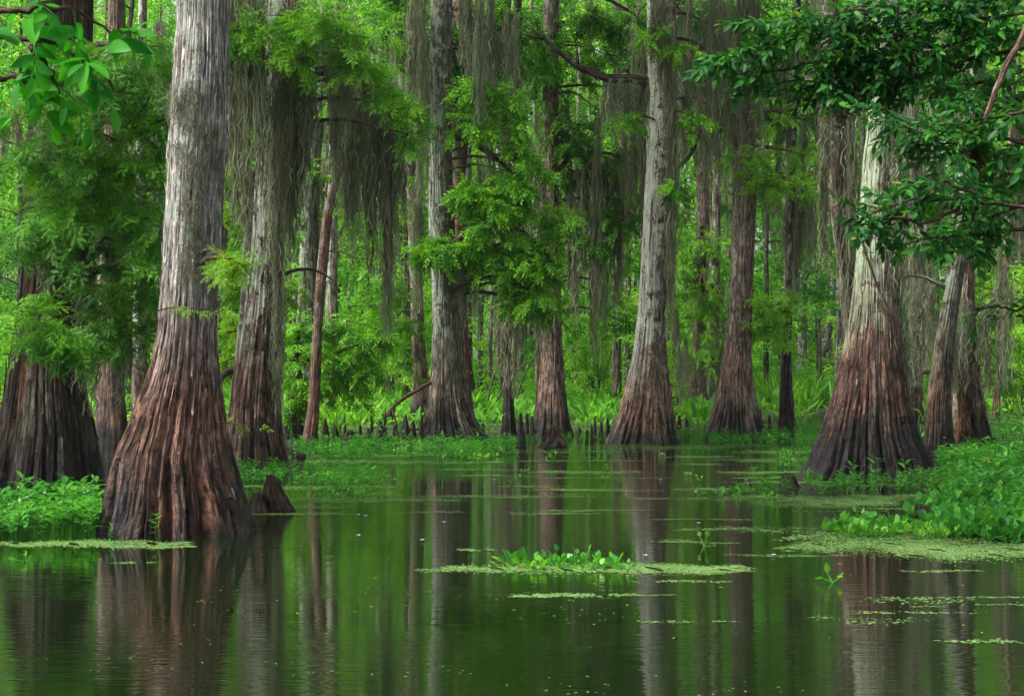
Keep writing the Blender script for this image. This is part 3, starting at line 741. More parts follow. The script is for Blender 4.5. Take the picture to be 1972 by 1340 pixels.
slim('t9d', [(-60, 1552, 1566), (300, 1545, 1561), (560, 1538, 1554), (700, 1536, 1554), (772, 1530, 1560)], 'straight pale trunk far back above the reed bed', 'bark_pale', 73)
slim('t15', [(-60, 990, 1006), (300, 984, 1000), (560, 976, 992), (700, 970, 988), (790, 968, 990), (838, 964, 996)], 'thin dark trunk hung with moss right of the leafy boughs', 'bark_dark', 74)
slim('t14', [(-60, 1748, 1766), (300, 1752, 1770), (600, 1752, 1774), (740, 1750, 1776), (830, 1744, 1784)], 'dim grey trunk just right of the bell-footed cypress', 'bark_far', 75)
slim('t13', [(300, 1940, 1950), (600, 1928, 1940), (700, 1918, 1930), (780, 1912, 1926), (820, 1906, 1930)], 'thin pale crooked trunk at the far right edge', BRED, 76)
slim('t16', [(-60, 1372, 1388), (400, 1372, 1388), (650, 1368, 1386), (760, 1364, 1388), (812, 1360, 1394)], 'thin dark trunk left of the ribbed black-footed cypress', 'bark_dark', 77)

# ---- branches on the main trees
D3 = SURF['t3'][1]; R = {k: v[0] for k, v in SURF.items()}; DD = {k: v[1] for k, v in SURF.items()}
branch_px(R['t2'], DD['t2'], [(535, 540), (560, 525), (595, 518), (625, 527), (642, 542)], 0.035, 0.012, 'twig', 1)
branch_px(R['t3'], DD['t3'], [(664, 288), (640, 278), (610, 268), (586, 262)], 0.03, 0.012, 'twig', 2, twigs=2)
branch_px(R['t5'], DD['t5'], [(832, 738), (800, 752), (770, 770), (752, 790), (740, 806)], 0.05, 0.035, 'twig', 3, dD=-0.5, twigs=3)
branch_px(R['t2'], DD['t2'], [(455, 712), (438, 716), (425, 728), (416, 750)], 0.07, 0.05, 'bark_dark', 4)
branch_px(R['t7'], DD['t7'], [(1250, 160), (1225, 150), (1190, 152), (1150, 146), (1110, 128), (1060, 86), (1030, 60)], 0.13, 0.04, 'bark_dark', 5, twigs=4, n=22)
branch_px(R['t7'], DD['t7'], [(1290, 330), (1315, 318), (1335, 292), (1350, 250)], 0.05, 0.02, 'bark_dark', 6, twigs=2)
branch_px(R['t5'], DD['t5'], [(868, 260), (900, 270), (940, 290), (985, 330), (1020, 380)], 0.08, 0.025, 'bark_dark', 7, twigs=5, dD=-.5)
branch_px(R['t5'], DD['t5'], [(872, 470), (910, 440), (960, 430), (1020, 450), (1060, 500)], 0.07, 0.02, 'bark_dark', 8, twigs=5, dD=-.7)
branch_px(R['t5'], DD['t5'], [(870, 560), (900, 540), (950, 530), (1010, 545)], 0.06, 0.02, 'bark_dark', 9, twigs=4, dD=-.6)
branch_px(R['t2'], DD['t2'], [(560, 150), (600, 140), (650, 130), (700, 135), (745, 150)], 0.09, 0.035, 'bark_dark', 10, twigs=4, n=20)
branch_px(R['t11'], DD['t11'], [(1822, 556), (1795, 540), (1765, 530), (1738, 534), (1742, 548)], 0.045, 0.018, 'bark_pale', 11, twigs=2)
branch_px(R['t12'], DD['t12'], [(1872, 600), (1895, 590), (1925, 578), (1960, 585)], 0.035, 0.012, 'bark_dark', 12, twigs=5)
branch_px(R['t9'], DD['t9'], [(1452, 300), (1480, 330), (1520, 350), (1560, 345)], 0.05, 0.015, 'bark_dark', 13, twigs=3)
branch_px(R['t6'], DD['t6'], [(1074, 330), (1100, 300), (1140, 290), (1190, 300), (1230, 330)], 0.07, 0.02, 'bark_dark', 14, twigs=5, n=18)
branch_px(R['t6'], DD['t6'], [(1076, 470), (1110, 440), (1150, 430), (1200, 420)], 0.05, 0.02, 'bark_dark', 15, twigs=4, n=14)
branch_px(R['t0'], DD['t0'], [(170, 250, -1), (210, 230, -2), (260, 240, -2.5), (310, 280, -3)], 0.06, 0.02, 'bark_dark', 16, twigs=6)
branch_px(R['t0'], DD['t0'], [(150, 560, -.6), (190, 520, -1.5), (240, 500, -2.2), (300, 520, -2.6)], 0.05, 0.015, 'bark_dark', 17, twigs=6)
# vines
branch_px(R['t9'], DD['t9'], [(1412, 600), (1420, 640), (1428, 690), (1438, 740), (1440, 800)], 0.02, 0.015, 'twig', 18, name='vine', dD=-.55)
branch_px(R['t10'], DD['t10'], [(1655, 430), (1672, 500), (1690, 560), (1712, 600), (1730, 680)], 0.02, 0.014, 'twig', 19, name='vine', dD=-.62)

# ---- foliage on the main trees
add_foliage(R['t5'], DD['t5'] + 2.5, [(780, 40, 50, 40, 1), (760, 100, 40, 40, .9), (820, 110, 40, 40, .8), (880, 60, 40, 34, .9), (930, 70, 50, 40, 1), (960, 130, 44, 40, 1), (900, 120, 40, 34, .9), (850, 30, 50, 30, 1), (970, 30, 50, 30, 1), (1000, 80, 40, 40, 1), (860, 190, 34, 30, .7), (940, 190, 40, 30, .8), (800, 200, 26, 34, .6)], 'cyp_d', SP_LO, 0.34, 31, nb=34, ns=9, droop=0.6)
add_foliage(R['t7'], DD['t7'] + 2.5, [(1320, 40, 44, 36, 1), (1380, 60, 44, 40, 1), (1330, 120, 34, 40, .8), (1400, 130, 40, 40, .9), (1300, 180, 24, 30, .6), (1390, 220, 40, 40, .8), (1340, 260, 30, 30, .6), (1420, 30, 44, 36, 1), (1220, 40, 40, 30, .9), (1240, 120, 30, 30, .7)], 'cyp_d', SP_LO, 0.34, 32, nb=34, ns=9, droop=0.6)
add_foliage(R['t9'], DD['t9'] + 2.0, [(1500, 60, 50, 40, 1), (1560, 80, 50, 40, 1), (1500, 150, 40, 40, .9), (1560, 170, 44, 40, .9), (1480, 230, 34, 34, .7), (1600, 250, 30, 40, .6)], 'cyp_d', SP_LO, 0.34, 33, nb=34, ns=9, droop=0.6)
add_foliage(R['t5'], DD['t5'] - 0.9, [
    (905, 165, 30, 22, 1), (925, 230, 40, 26, 1.2), (900, 232, 28, 20, .8), (980, 200, 36, 40, 1), (1000, 280, 34, 40, 1.1), (975, 330, 34, 34, 1), (1020, 330, 32, 34, 1),
    (880, 365, 26, 22, .9), (905, 375, 36, 26, 1.1), (955, 385, 40, 30, 1.3), (1000, 400, 40, 34, 1.2), (1050, 425, 36, 26, 1.1), (1080, 432, 20, 14, .6),
    (930, 420, 40, 30, 1.2), (890, 480, 34, 24, 1), (845, 480, 40, 24, 1.2), (815, 495, 26, 16, .8), (960, 470, 40, 34, 1.2), (1010, 490, 38, 30, 1.1), (1050, 510, 30, 34, 1),
    (980, 530, 36, 34, 1.1), (1025, 560, 34, 34, 1.1), (1040, 590, 22, 24, .8), (990, 575, 30, 26, .9), (940, 500, 28, 26, .8)],
    'cyp', SP_LO, 0.30, 1, nb=26, ns=10)
add_foliage(R['t6'], DD['t6'] - 0.3, [
    (1040, 70, 60, 40, 1.3), (1090, 60, 50, 36, 1.2), (1140, 90, 50, 40, 1.2), (1190, 110, 50, 34, 1.2), (1110, 130, 50, 30, 1), (1220, 75, 40, 30, 1), (1160, 50, 60, 30, 1.1),
    (1010, 120, 40, 34, 1), (1060, 170, 36, 40, .9), (1095, 260, 44, 40, 1), (1140, 250, 36, 40, .9), (1150, 300, 44, 30, 1.1), (1200, 300, 40, 26, 1.1), (1110, 330, 34, 34, .9),
    (1180, 430, 46, 26, 1.1), (1210, 390, 30, 24, .9), (1150, 460, 30, 24, .8), (1230, 180, 24, 22, .6)],
    'cyp_d', SP_LO, 0.30, 2, nb=24, ns=10, droop=0.6)
add_foliage(R['t7'], DD['t7'] - 1.0, [(1290, 365, 16, 10, .5), (1260, 60, 30, 26, .6), (1300, 90, 26, 30, .7), (1330, 220, 30, 30, .7), (1210, 230, 26, 20, .6)], 'cyp', SP_LO, 0.26, 3, nb=18, ns=9)
add_foliage(R['t8'], DD['t8'] - 9.0, [(1340, 460, 44, 26, 1.1), (1375, 490, 40, 28, 1.1), (1325, 520, 46, 34, 1.2), (1360, 560, 46, 34, 1.2), (1395, 580, 34, 22, 1), (1310, 570, 34, 28, 1), (1340, 610, 40, 28, 1), (1385, 640, 26, 30, .6), (1370, 690, 24, 34, .5)],
    'cyp_f', SP_FINE, 0.24, 4, nb=20, ns=9, droop=0.4)
add_foliage(R['t9'], DD['t9'] - 0.8, [(1440, 310, 30, 22, .9), (1450, 350, 34, 20, 1), (1490, 360, 40, 22, 1), (1540, 345, 40, 24, 1.1), (1560, 300, 26, 20, .8), (1510, 290, 34, 30, .8), (1560, 190, 34, 30, .9), (1500, 230, 40, 40, .7)],
    'cyp_f', SP_LO, 0.25, 5, nb=20, ns=9, droop=0.4)
add_foliage(R['t9b'], DD['t9b'] - 0.8, [(1480, 590, 34, 18, 1), (1510, 600, 34, 20, 1), (1480, 630, 36, 20, 1.1), (1515, 650, 26, 16, .8), (1530, 580, 22, 16, .7)],
    'cyp_f', SP_LO, 0.24, 6, nb=20, ns=9, droop=0.35)
add_foliage(R['t0'], DD['t0'] - 1.6, [
    (90, 330, 50, 40, 1), (150, 350, 56, 40, 1), (70, 400, 50, 46, 1), (120, 430, 50, 34, 1), (180, 410, 50, 46, 1), (230, 390, 50, 40, 1), (280, 370, 44, 50, 1), (60, 470, 40, 34, .8),
    (200, 480, 46, 30, 1), (260, 470, 50, 40, 1), (290, 540, 34, 44, .8), (240, 560, 50, 40, .8), (180, 570, 46, 40, .6), (200, 320, 50, 36, .8), (250, 640, 44, 40, .5), (190, 640, 40, 40, .4)],
    'cyp_d', SP_HI, 0.34, 7, nb=11, ns=7)
add_foliage(R['t0'], DD['t0'] - 2.6, [
    (190, 130, 50, 40, 1), (240, 110, 50, 40, 1), (290, 90, 40, 40, .9), (250, 180, 50, 40, 1), (300, 170, 34, 50, 1), (200, 210, 50, 40, .9), (270, 250, 50, 40, 1), (300, 310, 30, 40, .9),
    (130, 270, 50, 34, .8), (110, 170, 50, 50, .6), (270, 420, 44, 30, 1), (100, 380, 40, 20, .8), (75, 640, 44, 26, .8), (60, 600, 34, 24, .6), (110, 665, 26, 16, .5), (160, 300, 50, 40, .9), (60, 220, 50, 50, .8), (60, 300, 50, 40, .8), (220, 270, 50, 40, .9), (300, 230, 30, 40, .8), (170, 380, 50, 30, .8), (300, 480, 26, 40, .8), (140, 410, 34, 24, .7), (225, 330, 40, 26, .8)],
    'cyp_l', SP_HI, 0.32, 8, nb=10, ns=7)
add_foliage(R['t2'], DD['t2'] - 1.5, [(560, 60, 50, 34, 1), (620, 80, 50, 34, 1), (670, 110, 40, 26, .9), (500, 60, 40, 26, .8), (590, 110, 40, 26, .8), (450, 60, 24, 26, .5), (690, 70, 40, 30, .9), (540, 30, 80, 24, 1.2), (640, 30, 80, 24, 1.2),
    (750, 170, 24, 24, .9), (775, 210, 22, 30, .9), (785, 260, 16, 26, .7), (700, 130, 26, 16, .7)],
    'cyp', SP_HI, 0.34, 9, nb=10, ns=7)
add_foliage(R['t1'], DD['t1'] - 1.3, [(445, 500, 26, 14, .5), (470, 510, 20, 10, .4)], 'cyp_y', SP_HI, 0.22, 10, nb=8, ns=5)

add_foliage(R['t6'], DD['t6'] + 4, [(780, 0, 60, 34, 1), (880, 10, 60, 34, 1), (990, 20, 60, 34, 1), (1100, 10, 60, 34, 1), (1200, 20, 60, 34, 1), (1320, 10, 60, 34, 1), (1400, 60, 50, 34, 1), (1040, 130, 50, 34, .8), (1290, 80, 40, 34, .8)], 'cyp_d', SP_LO, .36, 48, nb=30, ns=9, droop=.7)
add_foliage(R['t4'], DD['t4'] - .6, [(600, 180, 34, 24, .8), (650, 220, 34, 30, .9), (575, 330, 26, 24, .7), (650, 340, 30, 26, .7), (560, 440, 22, 24, .6), (670, 420, 30, 26, .7), (560, 560, 22, 24, .7), (700, 500, 30, 24, .6)], 'cyp', SP_LO, .30, 41, nb=20, ns=9)
add_foliage(R['t5c'], DD['t5c'] - .8, [(770, 320, 34, 30, .9), (800, 400, 34, 30, .8), (760, 560, 36, 30, .9), (800, 620, 34, 26, .8), (740, 640, 30, 24, .8), (780, 700, 34, 22, .7), (720, 590, 30, 24, .6)], 'cyp', SP_LO, .30, 42, nb=20, ns=9)
add_foliage(R['t6'], DD['t6'] + 3, [(1120, 420, 34, 34, .8), (1130, 560, 34, 30, .8), (1180, 560, 34, 30, .8), (1100, 640, 30, 24, .6), (1210, 500, 30, 30, .8), (1200, 620, 30, 26, .7), (1150, 210, 40, 30, .9)], 'cyp_l', SP_LO, .32, 43, nb=20, ns=9)
add_foliage(R['t8'], DD['t8'] + .5, [(1310, 260, 30, 34, .8), (1380, 300, 34, 34, .9), (1330, 380, 34, 30, .9), (1385, 400, 26, 30, .8), (1390, 160, 34, 34, .9), (1310, 120, 30, 34, .8)], 'cyp_d', SP_LO, .34, 44, nb=20, ns=9, droop=.6)
add_foliage(R['t14'], DD['t14'] + .5, [(1750, 360, 34, 34, .9), (1790, 420, 34, 34, .9), (1760, 520, 34, 30, .8), (1800, 600, 30, 30, .7), (1740, 640, 26, 26, .6), (1900, 480, 40, 34, .9), (1920, 560, 40, 34, .9), (1900, 660, 34, 30, .8), (1940, 720, 40, 30, .8)], 'cyp_l', SP_LO, .30, 45, nb=20, ns=9)
add_foliage(R['t9d'], DD['t9d'] - 8, [(1500, 420, 30, 30, .9), (1560, 440, 34, 30, .9), (1490, 510, 30, 26, .8), (1580, 540, 30, 30, .9), (1545, 620, 30, 24, .7), (1470, 450, 26, 24, .7)], 'cyp_l', SP_LO, .34, 46, nb=20, ns=9)
add_foliage(R['t2'], DD['t2'] + .8, [(450, 420, 24, 30, .7), (440, 330, 24, 30, .6), (450, 560, 20, 26, .7), (445, 640, 22, 24, .8), (560, 560, 22, 26, .6), (430, 700, 20, 20, .7)], 'cyp_y', SP_LO, .28, 47, nb=18, ns=8)

# sprigs growing from the foreground trunk
def sprig(name, pts, D, label, mat, size, seed, n=16, hang=0.0):
    g = np.random.default_rng(seed)
    path = smooth_path([P(x, y, D) for x, y in pts], 14, g, 0.004)
    rt = root(name, path[0], label, 'twig')
    V, Fc, A = tube(path, np.linspace(0.007, 0.003, 14), 5); mk('stem', V, Fc, M['twig'], rt, True, A)
    k = g.integers(1, 14, n); pos = path[k]; tg = np.gradient(path, axis=0)[k]
    d = nrm(tg) * 0.6 + g.normal(0, 0.7, (n, 3)) * [1, .7, .8] + [0, -.2, -hang]
    pr = spray_hi(seed, nf=5, npair=8, droop=0.2, nl=0.13, nw=0.03)
    V, Fc = scatter(pr, pos, d, g.normal(0, .4, (n, 3)) + [0, -.5, 1], size * g.uniform(.6, 1.1, n)); mk('leaves', V, Fc, M[mat], rt)
sprig('cypress_sprig', [(300, 600), (330, 590), (370, 594), (410, 600), (446, 604)], 15.6, 'yellow-green leafy sprig crossing the front of the foreground trunk', 'cyp_y', 0.15, 3, 26, .3)
sprig('cypress_sprig', [(424, 812), (450, 815), (480, 820), (512, 828)], 16.4, 'thin yellow sprig reaching over the water beside the foreground trunk foot', 'cyp_y', 0.10, 4, 9, .2)

# ---------------------------------------------------------------- young cypress over a black stump
yD = D_of(858) + 0.9
rt = root('young_cypress', [P(600, 800, yD)[0], yD, 0], 'bushy bright green young cypress growing over a black stump, right of the moss-stripped cypress', 'tree')
V, Fc, A, _ = trunk_arrays([(640, 566, 578), (740, 560, 584), (790, 552, 588), (830, 546, 590), (858, 540, 596)], yD, 81, 90, 90, 0.25, 8, None, .8, 0.015)
mk('trunk', V, Fc, M['bark_dark'], rt, True, A)
branch_px(rt, yD, [(572, 700), (620, 690), (680, 665), (730, 650)], 0.03, 0.01, 'bark_dark', 30, twigs=4)
add_foliage(rt, yD - 0.2, [(570, 640, 34, 28, 1), (610, 640, 30, 24, .9), (650, 640, 34, 22, 1), (700, 635, 34, 22, 1.1), (560, 690, 34, 30, 1), (600, 690, 36, 30, 1), (650, 680, 40, 26, 1.1), (700, 668, 40, 22, 1.1),
    (728, 655, 20, 14, .8), (570, 735, 36, 30, 1), (610, 740, 36, 28, 1), (655, 725, 34, 26, .9), (690, 712, 26, 18, .7), (560, 775, 30, 22, .8), (600, 775, 26, 18, .7), (690, 755, 26, 18, .5)],
    'cyp', SP_LO, 0.26, 21, nb=26, ns=10, droop=0.25)

# ---------------------------------------------------------------- overhanging broad-leaved boughs near the camera
def leafy_bough(name, D, paths, label, mat, ll, w, seed, per=1.0, tw=0.28, nleaf=7, cat='branch', nseg=4, spread=60, droop=.3):
    g = np.random.default_rng(seed); a = Acc(); P_, D_, N_ = [], [], []
    base = P(paths[0][0][0], paths[0][0][1], D)
    rt = root(name, base, label, cat)
    for pts in paths:
        path = smooth_path([P(q[0], q[1], D + (q[2] if len(q) > 2 else 0)) for q in pts], 22, g, 0.012)
        L = np.linalg.norm(np.diff(path, axis=0), axis=1).sum()
        a.add(*tube(path, np.linspace(0.013, 0.004, 22), 5))
        nn = int(L * 26 * per); k = g.uniform(1, 20.9, nn); i = k.astype(int); f = (k - i)[:, None]
        pos = path[i] * (1 - f) + path[i + 1] * f; tg = nrm(path[i + 1] - path[i])
        P_.append(pos); D_.append(tg * 0.75 + g.normal(0, 0.62, (nn, 3)) * [1, 1.2, .75] + [0, 0, -.15]); N_.append(g.normal(0, .35, (nn, 3)) + [0, -.25, 1])
    V, Fc = a.get(); mk('stems', V, Fc, M['twig'], rt, True, a.attr())
    P_, D_, N_ = map(np.vstack, (P_, D_, N_)); b = Acc()
    for s in range(3):
        m = np.arange(len(P_)) % 3 == s
        b.add(*scatter(twig_leaves(seed * 7 + s, nleaf, ll / tw, w, True, droop, spread, nseg=nseg), P_[m], D_[m], N_[m], tw * g.uniform(.7, 1.15, m.sum())))
    V, Fc = b.get(); mk('leaves', V, Fc, M[mat], rt)
    return rt
leafy_bough('overhanging_bough', 5.6, [[(-60, 60), (60, 70), (130, 90), (190, 130), (215, 170)], [(-60, 30), (60, 10), (140, 20), (200, 60)], [(-60, 150), (30, 150), (90, 165), (140, 160)], [(60, 90), (90, 130), (110, 180)]],
    'large bright green leaves hanging into the top left corner', 'broad_b', 0.125, 0.42, 5, per=0.62, tw=0.17, nleaf=5, nseg=6, spread=75, droop=.7)
leafy_bough('overhanging_bough', 10.5, [
    [(2020, 20), (1850, 40), (1700, 60), (1560, 70), (1470, 90), (1385, 118)], [(1760, 60), (1640, 100), (1540, 130), (1440, 150)], [(2020, 90), (1880, 110), (1760, 150), (1660, 170), (1560, 185)],
    [(1700, 10), (1600, 30), (1500, 42), (1460, 46)], [(2030, -10), (1900, 0), (1750, 5), (1620, 20)], [(2020, 60), (1900, 70), (1800, 90), (1700, 110), (1600, 110)],
    [(1800, 60), (1700, 120), (1620, 150), (1500, 160)], [(2000, 150, .6), (1900, 170, .6), (1800, 140, .5), (1720, 150, .5)], [(2020, 30, 1), (1900, 60, 1), (1820, 110, 1), (1740, 90, 1)]],
    'dense dark green oval-leaved bough spreading across the top right corner', 'broad', 0.085, 0.40, 6, per=1.6, tw=0.24, nleaf=9, nseg=4, droop=.15)
leafy_bough('overhanging_bough', 10.0, [
    [(2030, 210), (1930, 220), (1850, 235), (1780, 250), (1700, 215)], [(1990, 280), (1900, 260), (1820, 280), (1730, 235)], [(2020, 330, .5), (1950, 350, .4), (1900, 340), (1870, 350)], [(2030, 180, .5), (1960, 190, .4), (1900, 200, .4), (1840, 190)],
    [(2000, 250, .8), (1940, 290, .8), (1900, 300, .6)], [(2020, 120, .8), (1930, 150, .8), (1860, 160, .8), (1800, 190, .6)]],
    'dark leafy bough at the right edge above the brown moss clump', 'broad', 0.085, 0.42, 7, per=1.5, tw=0.23, nleaf=8, droop=.15)
leafy_bough('overhanging_bough', 9.6, [
    [(2020, 400), (1900, 395), (1820, 380), (1740, 385), (1660, 420)], [(1850, 400), (1780, 430), (1720, 420), (1640, 440)], [(1980, 440, .5), (1880, 450, .4), (1800, 460), (1740, 470)], [(1900, 380), (1820, 350), (1740, 350)], [(2020, 370, .5), (1940, 410, .5), (1860, 425, .4), (1790, 445, .3)]],
    'dark leafy bough crossing in front of the green-lichened cypress', 'broad', 0.08, 0.42, 8, per=1.2, tw=0.22, nleaf=8, droop=.15)
leafy_bough('overhanging_bough', 9.8, [[(2030, 590), (1960, 596), (1905, 590), (1870, 605)]], 'small blurred leafy twig at the right edge', 'broad', 0.08, 0.42, 9, per=0.7, tw=0.2, nleaf=6)

# the brown stub with moss clump near the right edge
g = np.random.default_rng(8)
rt = root('hanging_dead_limb', P(1930, 120, 10.0), 'broken reddish dead limb hanging at the right edge', 'branch')
V, Fc, A = tube(smooth_path([P(1990, 30, 10.0), P(1936, 130, 10.0), P(1915, 180, 10.0), P(1888, 240, 10.0)], 14, g, .01), np.linspace(0.022, 0.013, 14), 9, jit=.2, rg=g)
mk('limb', V, Fc, BRED, rt, True, A)

# ================================================================= MOSS
g = np.random.default_rng(14)
moss_at([(440, -30, 270, 40, 60), (470, -30, 330, 36, 60), (500, -30, 290, 34, 60), (458, 100, 420, 26, 50), (475, 300, 470, 20, 36)], DD['t2'] - 1.2, 'broad grey moss curtain between the foreground trunk and its lichened neighbour, top left', seed=1)
moss_at([(548, 90, 460, 26, 60), (572, 60, 440, 30, 70), (592, 60, 330, 26, 50), (560, 200, 500, 18, 40), (585, 140, 400, 20, 40)], DD['t2'] - 0.8, 'brown moss curtain down the right of the lichen-flaked cypress', mat='moss_b', seed=2)
moss_at([(534, 150, 420, 22, 60), (536, 350, 620, 22, 60), (533, 560, 790, 20, 70), (528, 250, 500, 18, 50), (536, 480, 720, 18, 50)], DD['t2'] - 0.45, 'long moss strip clinging to the right side of the lichen-flaked cypress', seed=3)
moss_at([(680, 130, 420, 26, 50), (705, 140, 400, 28, 60), (730, 140, 430, 28, 70), (752, 150, 560, 24, 70), (748, 300, 640, 14, 40), (770, 170, 430, 20, 50), (715, 300, 520, 16, 40), (690, 200, 470, 14, 30)], DD['t2'] - 0.1, 'heavy brown moss curtain hanging from the long bough in the upper left', mat='moss_b', seed=4)
moss_at([(640, 120, 330, 18, 40), (655, 130, 400, 14, 30), (668, 300, 480, 12, 24), (610, 60, 170, 26, 30)], DD['t2'] + 0.4, 'thin grey moss tresses above the snapped reddish trunk', seed=5)
moss_at([(800, -20, 240, 24, 50), (815, -20, 200, 20, 40), (790, 60, 300, 16, 40), (822, 90, 330, 12, 30), (808, 280, 520, 16, 40), (800, 380, 600, 14, 34)], DD['t5'] - 0.4, 'moss tresses hanging left of the grey black-footed cypress', seed=6)
moss_at([(905, -20, 150, 22, 40), (925, -20, 230, 22, 50), (945, -20, 170, 18, 40), (960, 60, 140, 16, 30), (985, 60, 180, 16, 30), (890, -20, 120, 20, 30)], DD['t5'] - 1.2, 'pale moss tresses at the top of the frame right of the grey black-footed cypress', mat='moss_p', seed=7)
moss_at(fringe(g, 1165, 1250, 152, 40, 130, 8, 9, 20) + [(1176, 160, 260, 10, 24)], DD['t7'], 'short moss fringe below the horizontal bough of the tall centre-right cypress', seed=8)
moss_at([(1130, 300, 520, 22, 50), (1150, 290, 600, 22, 60), (1168, 300, 480, 18, 40), (1185, 300, 580, 20, 50), (1143, 480, 700, 12, 36), (1205, 310, 420, 18, 36), (1222, 320, 380, 12, 20), (1120, 280, 420, 14, 30)], DD['t6'] - 0.2, 'long dark moss drapes between the brown and centre-right cypresses', mat='moss_b', seed=9)
moss_at([(1100, 340, 560, 14, 40), (1108, 480, 620, 10, 26), (1092, 200, 340, 14, 30), (1165, 440, 640, 10, 26), (1195, 430, 560, 10, 24)], DD['t6'], 'grey moss tresses right beside the straight brown cypress', seed=10)
moss_at([(975, 560, 740, 18, 50), (990, 600, 760, 12, 34), (960, 590, 720, 12, 34), (1003, 540, 660, 12, 30), (982, 480, 640, 14, 40)], DD['t15'] - 0.4, 'dark moss column on the thin trunk below the leafy boughs', mat='moss_b', seed=11)
moss_at([(1272, -20, 170, 30, 60), (1290, 40, 300, 18, 50), (1258, -10, 120, 22, 40), (1296, 150, 520, 12, 60), (1292, 400, 640, 12, 40)], DD['t7'] - 0.75, 'moss hugging the upper trunk of the tall centre-right cypress', mat='moss_b', seed=12)
moss_at([(1318, 100, 330, 18, 50), (1330, -20, 220, 16, 40), (1372, -20, 300, 16, 60), (1365, 200, 360, 12, 40), (1390, -20, 200, 14, 40), (1408, -20, 120, 16, 30), (1345, 160, 330, 14, 40)], DD['t7'] + 1.0, 'grey moss tresses hanging from above between the two tall right-centre cypresses', seed=13)
moss_at([(1440, -20, 150, 28, 50), (1460, -20, 250, 20, 50), (1425, -20, 130, 18, 40), (1465, 100, 300, 12, 34)], DD['t9'] - 0.7, 'moss wrapped round the top of the ribbed black-footed cypress', mat='moss_b', seed=14)
moss_at([(1525, 200, 420, 22, 50), (1548, 220, 480, 18, 50), (1535, 370, 570, 18, 60), (1515, 390, 520, 14, 40), (1500, 280, 420, 14, 34), (1560, 330, 500, 12, 30)], DD['t9'] + 3, 'dark green-grey moss mass left of the forked right-hand cypress', mat='moss_b', seed=15)
moss_at([(1590, 150, 380, 10, 60), (1586, 300, 520, 8, 40), (1630, 200, 520, 14, 60), (1640, 180, 560, 12, 50)], DD['t10'] + 0.2, 'brown moss coating the side stem of the right-hand cypress', mat='moss_b', seed=16)
moss_at([(1724, 300, 560, 10, 60), (1728, 480, 700, 12, 60), (1745, 640, 760, 14, 40), (1722, 180, 400, 14, 50)], DD['t10'] - 0.1, 'moss clinging down the right side of the bell-footed cypress', seed=17)
moss_at([(1760, 440, 620, 18, 40), (1776, 450, 680, 18, 44), (1748, 450, 560, 12, 24), (1790, 500, 700, 14, 36), (1768, 600, 740, 12, 30)], DD['t11'] + 3, 'grey moss tresses in the gap right of the bell-footed cypress', seed=18)
moss_at([(1872, 235, 310, 44, 90), (1882, 270, 360, 30, 60), (1880, 330, 470, 16, 20), (1900, 380, 520, 12, 14)], 10.05, 'brown moss clump on the broken limb at the right edge', mat='moss_r', seed=19, wid=0.0035)
moss_at([(1610, 150, 250, 50, 90), (1640, 150, 230, 30, 60)], 10.9, 'fine brown moss tuft under the left half of the dense top right bough', mat='moss_b', seed=20, wid=0.004)
moss_at([(1740, 60, 150, 24, 70)], 10.9, 'fine brown moss tuft under the middle of the dense top right bough', mat='moss_b', seed=26, wid=0.004)
moss_at([(1900, 590, 760, 10, 40), (1912, 560, 640, 10, 24), (1888, 600, 700, 8, 20)], DD['t12'] - 0.4, 'thin moss tress right of the rotten hollow cypress', seed=21)
moss_at([(240, 40, 200, 24, 40), (270, 60, 230, 20, 40), (305, 40, 180, 24, 50), (320, 100, 260, 12, 30), (225, 80, 220, 14, 30)], DD['t1b'], 'pale moss tresses behind the leaves left of the foreground trunk', mat='moss_p', seed=22)
moss_at([(178, 560, 700, 12, 30), (170, 500, 640, 10, 30)], DD['t0'] - .8, 'dark moss tress on the right flank of the shaded left-edge cypress', mat='moss_b', seed=23)
moss_at([(60, 250, 420, 24, 50), (90, 260, 400, 24, 40)], DD['t0'] - .8, 'dark moss high on the face of the shaded left-edge cypress', mat='moss_b', seed=25)
moss_at([(1275, 600, 740, 8, 20), (1300, 560, 680, 8, 20), (1378, 640, 720, 16, 30), (1392, 600, 700, 12, 26), (1320, 650, 740, 10, 20)], DD['t8'] - 8, 'moss wisps under the feathery green spray', seed=24)
for key, sd, xs_, ys_, n_, dD_ in (('t5', 1, (880, 1060), (200, 560), 26, -.4), ('t6', 2, (1000, 1240), (60, 460), 40, 0), ('t5', 3, (740, 1040), (-20, 220), 44, 1.6), ('t7', 4, (1150, 1430), (-20, 260), 44, 1.6), ('t9', 5, (1470, 1640), (20, 340), 34, 1.2),
        ('t2', 6, (450, 720), (20, 180), 34, -.8), ('t0', 7, (60, 320), (140, 620), 30, -1.2), ('t8', 8, (1300, 1410), (520, 680), 16, -8.4), ('t11', 9, (1740, 1960), (420, 620), 20, 1)):
    g = np.random.default_rng(3000 + sd)
    for q in range(int(n_ * .7)):
        x = g.uniform(*xs_); y = g.uniform(*ys_)
        moss_at([(x, y, y + g.uniform(60, 210), g.uniform(10, 26), 26)], DD[key] + dD_, 'fine moss wisp dangling among the leaves of a cypress', 'fine moss wisps in the foliage', mat=('moss', 'moss_p', 'moss_b')[q % 3], seed=100 + sd * 30 + q, wid=.007)
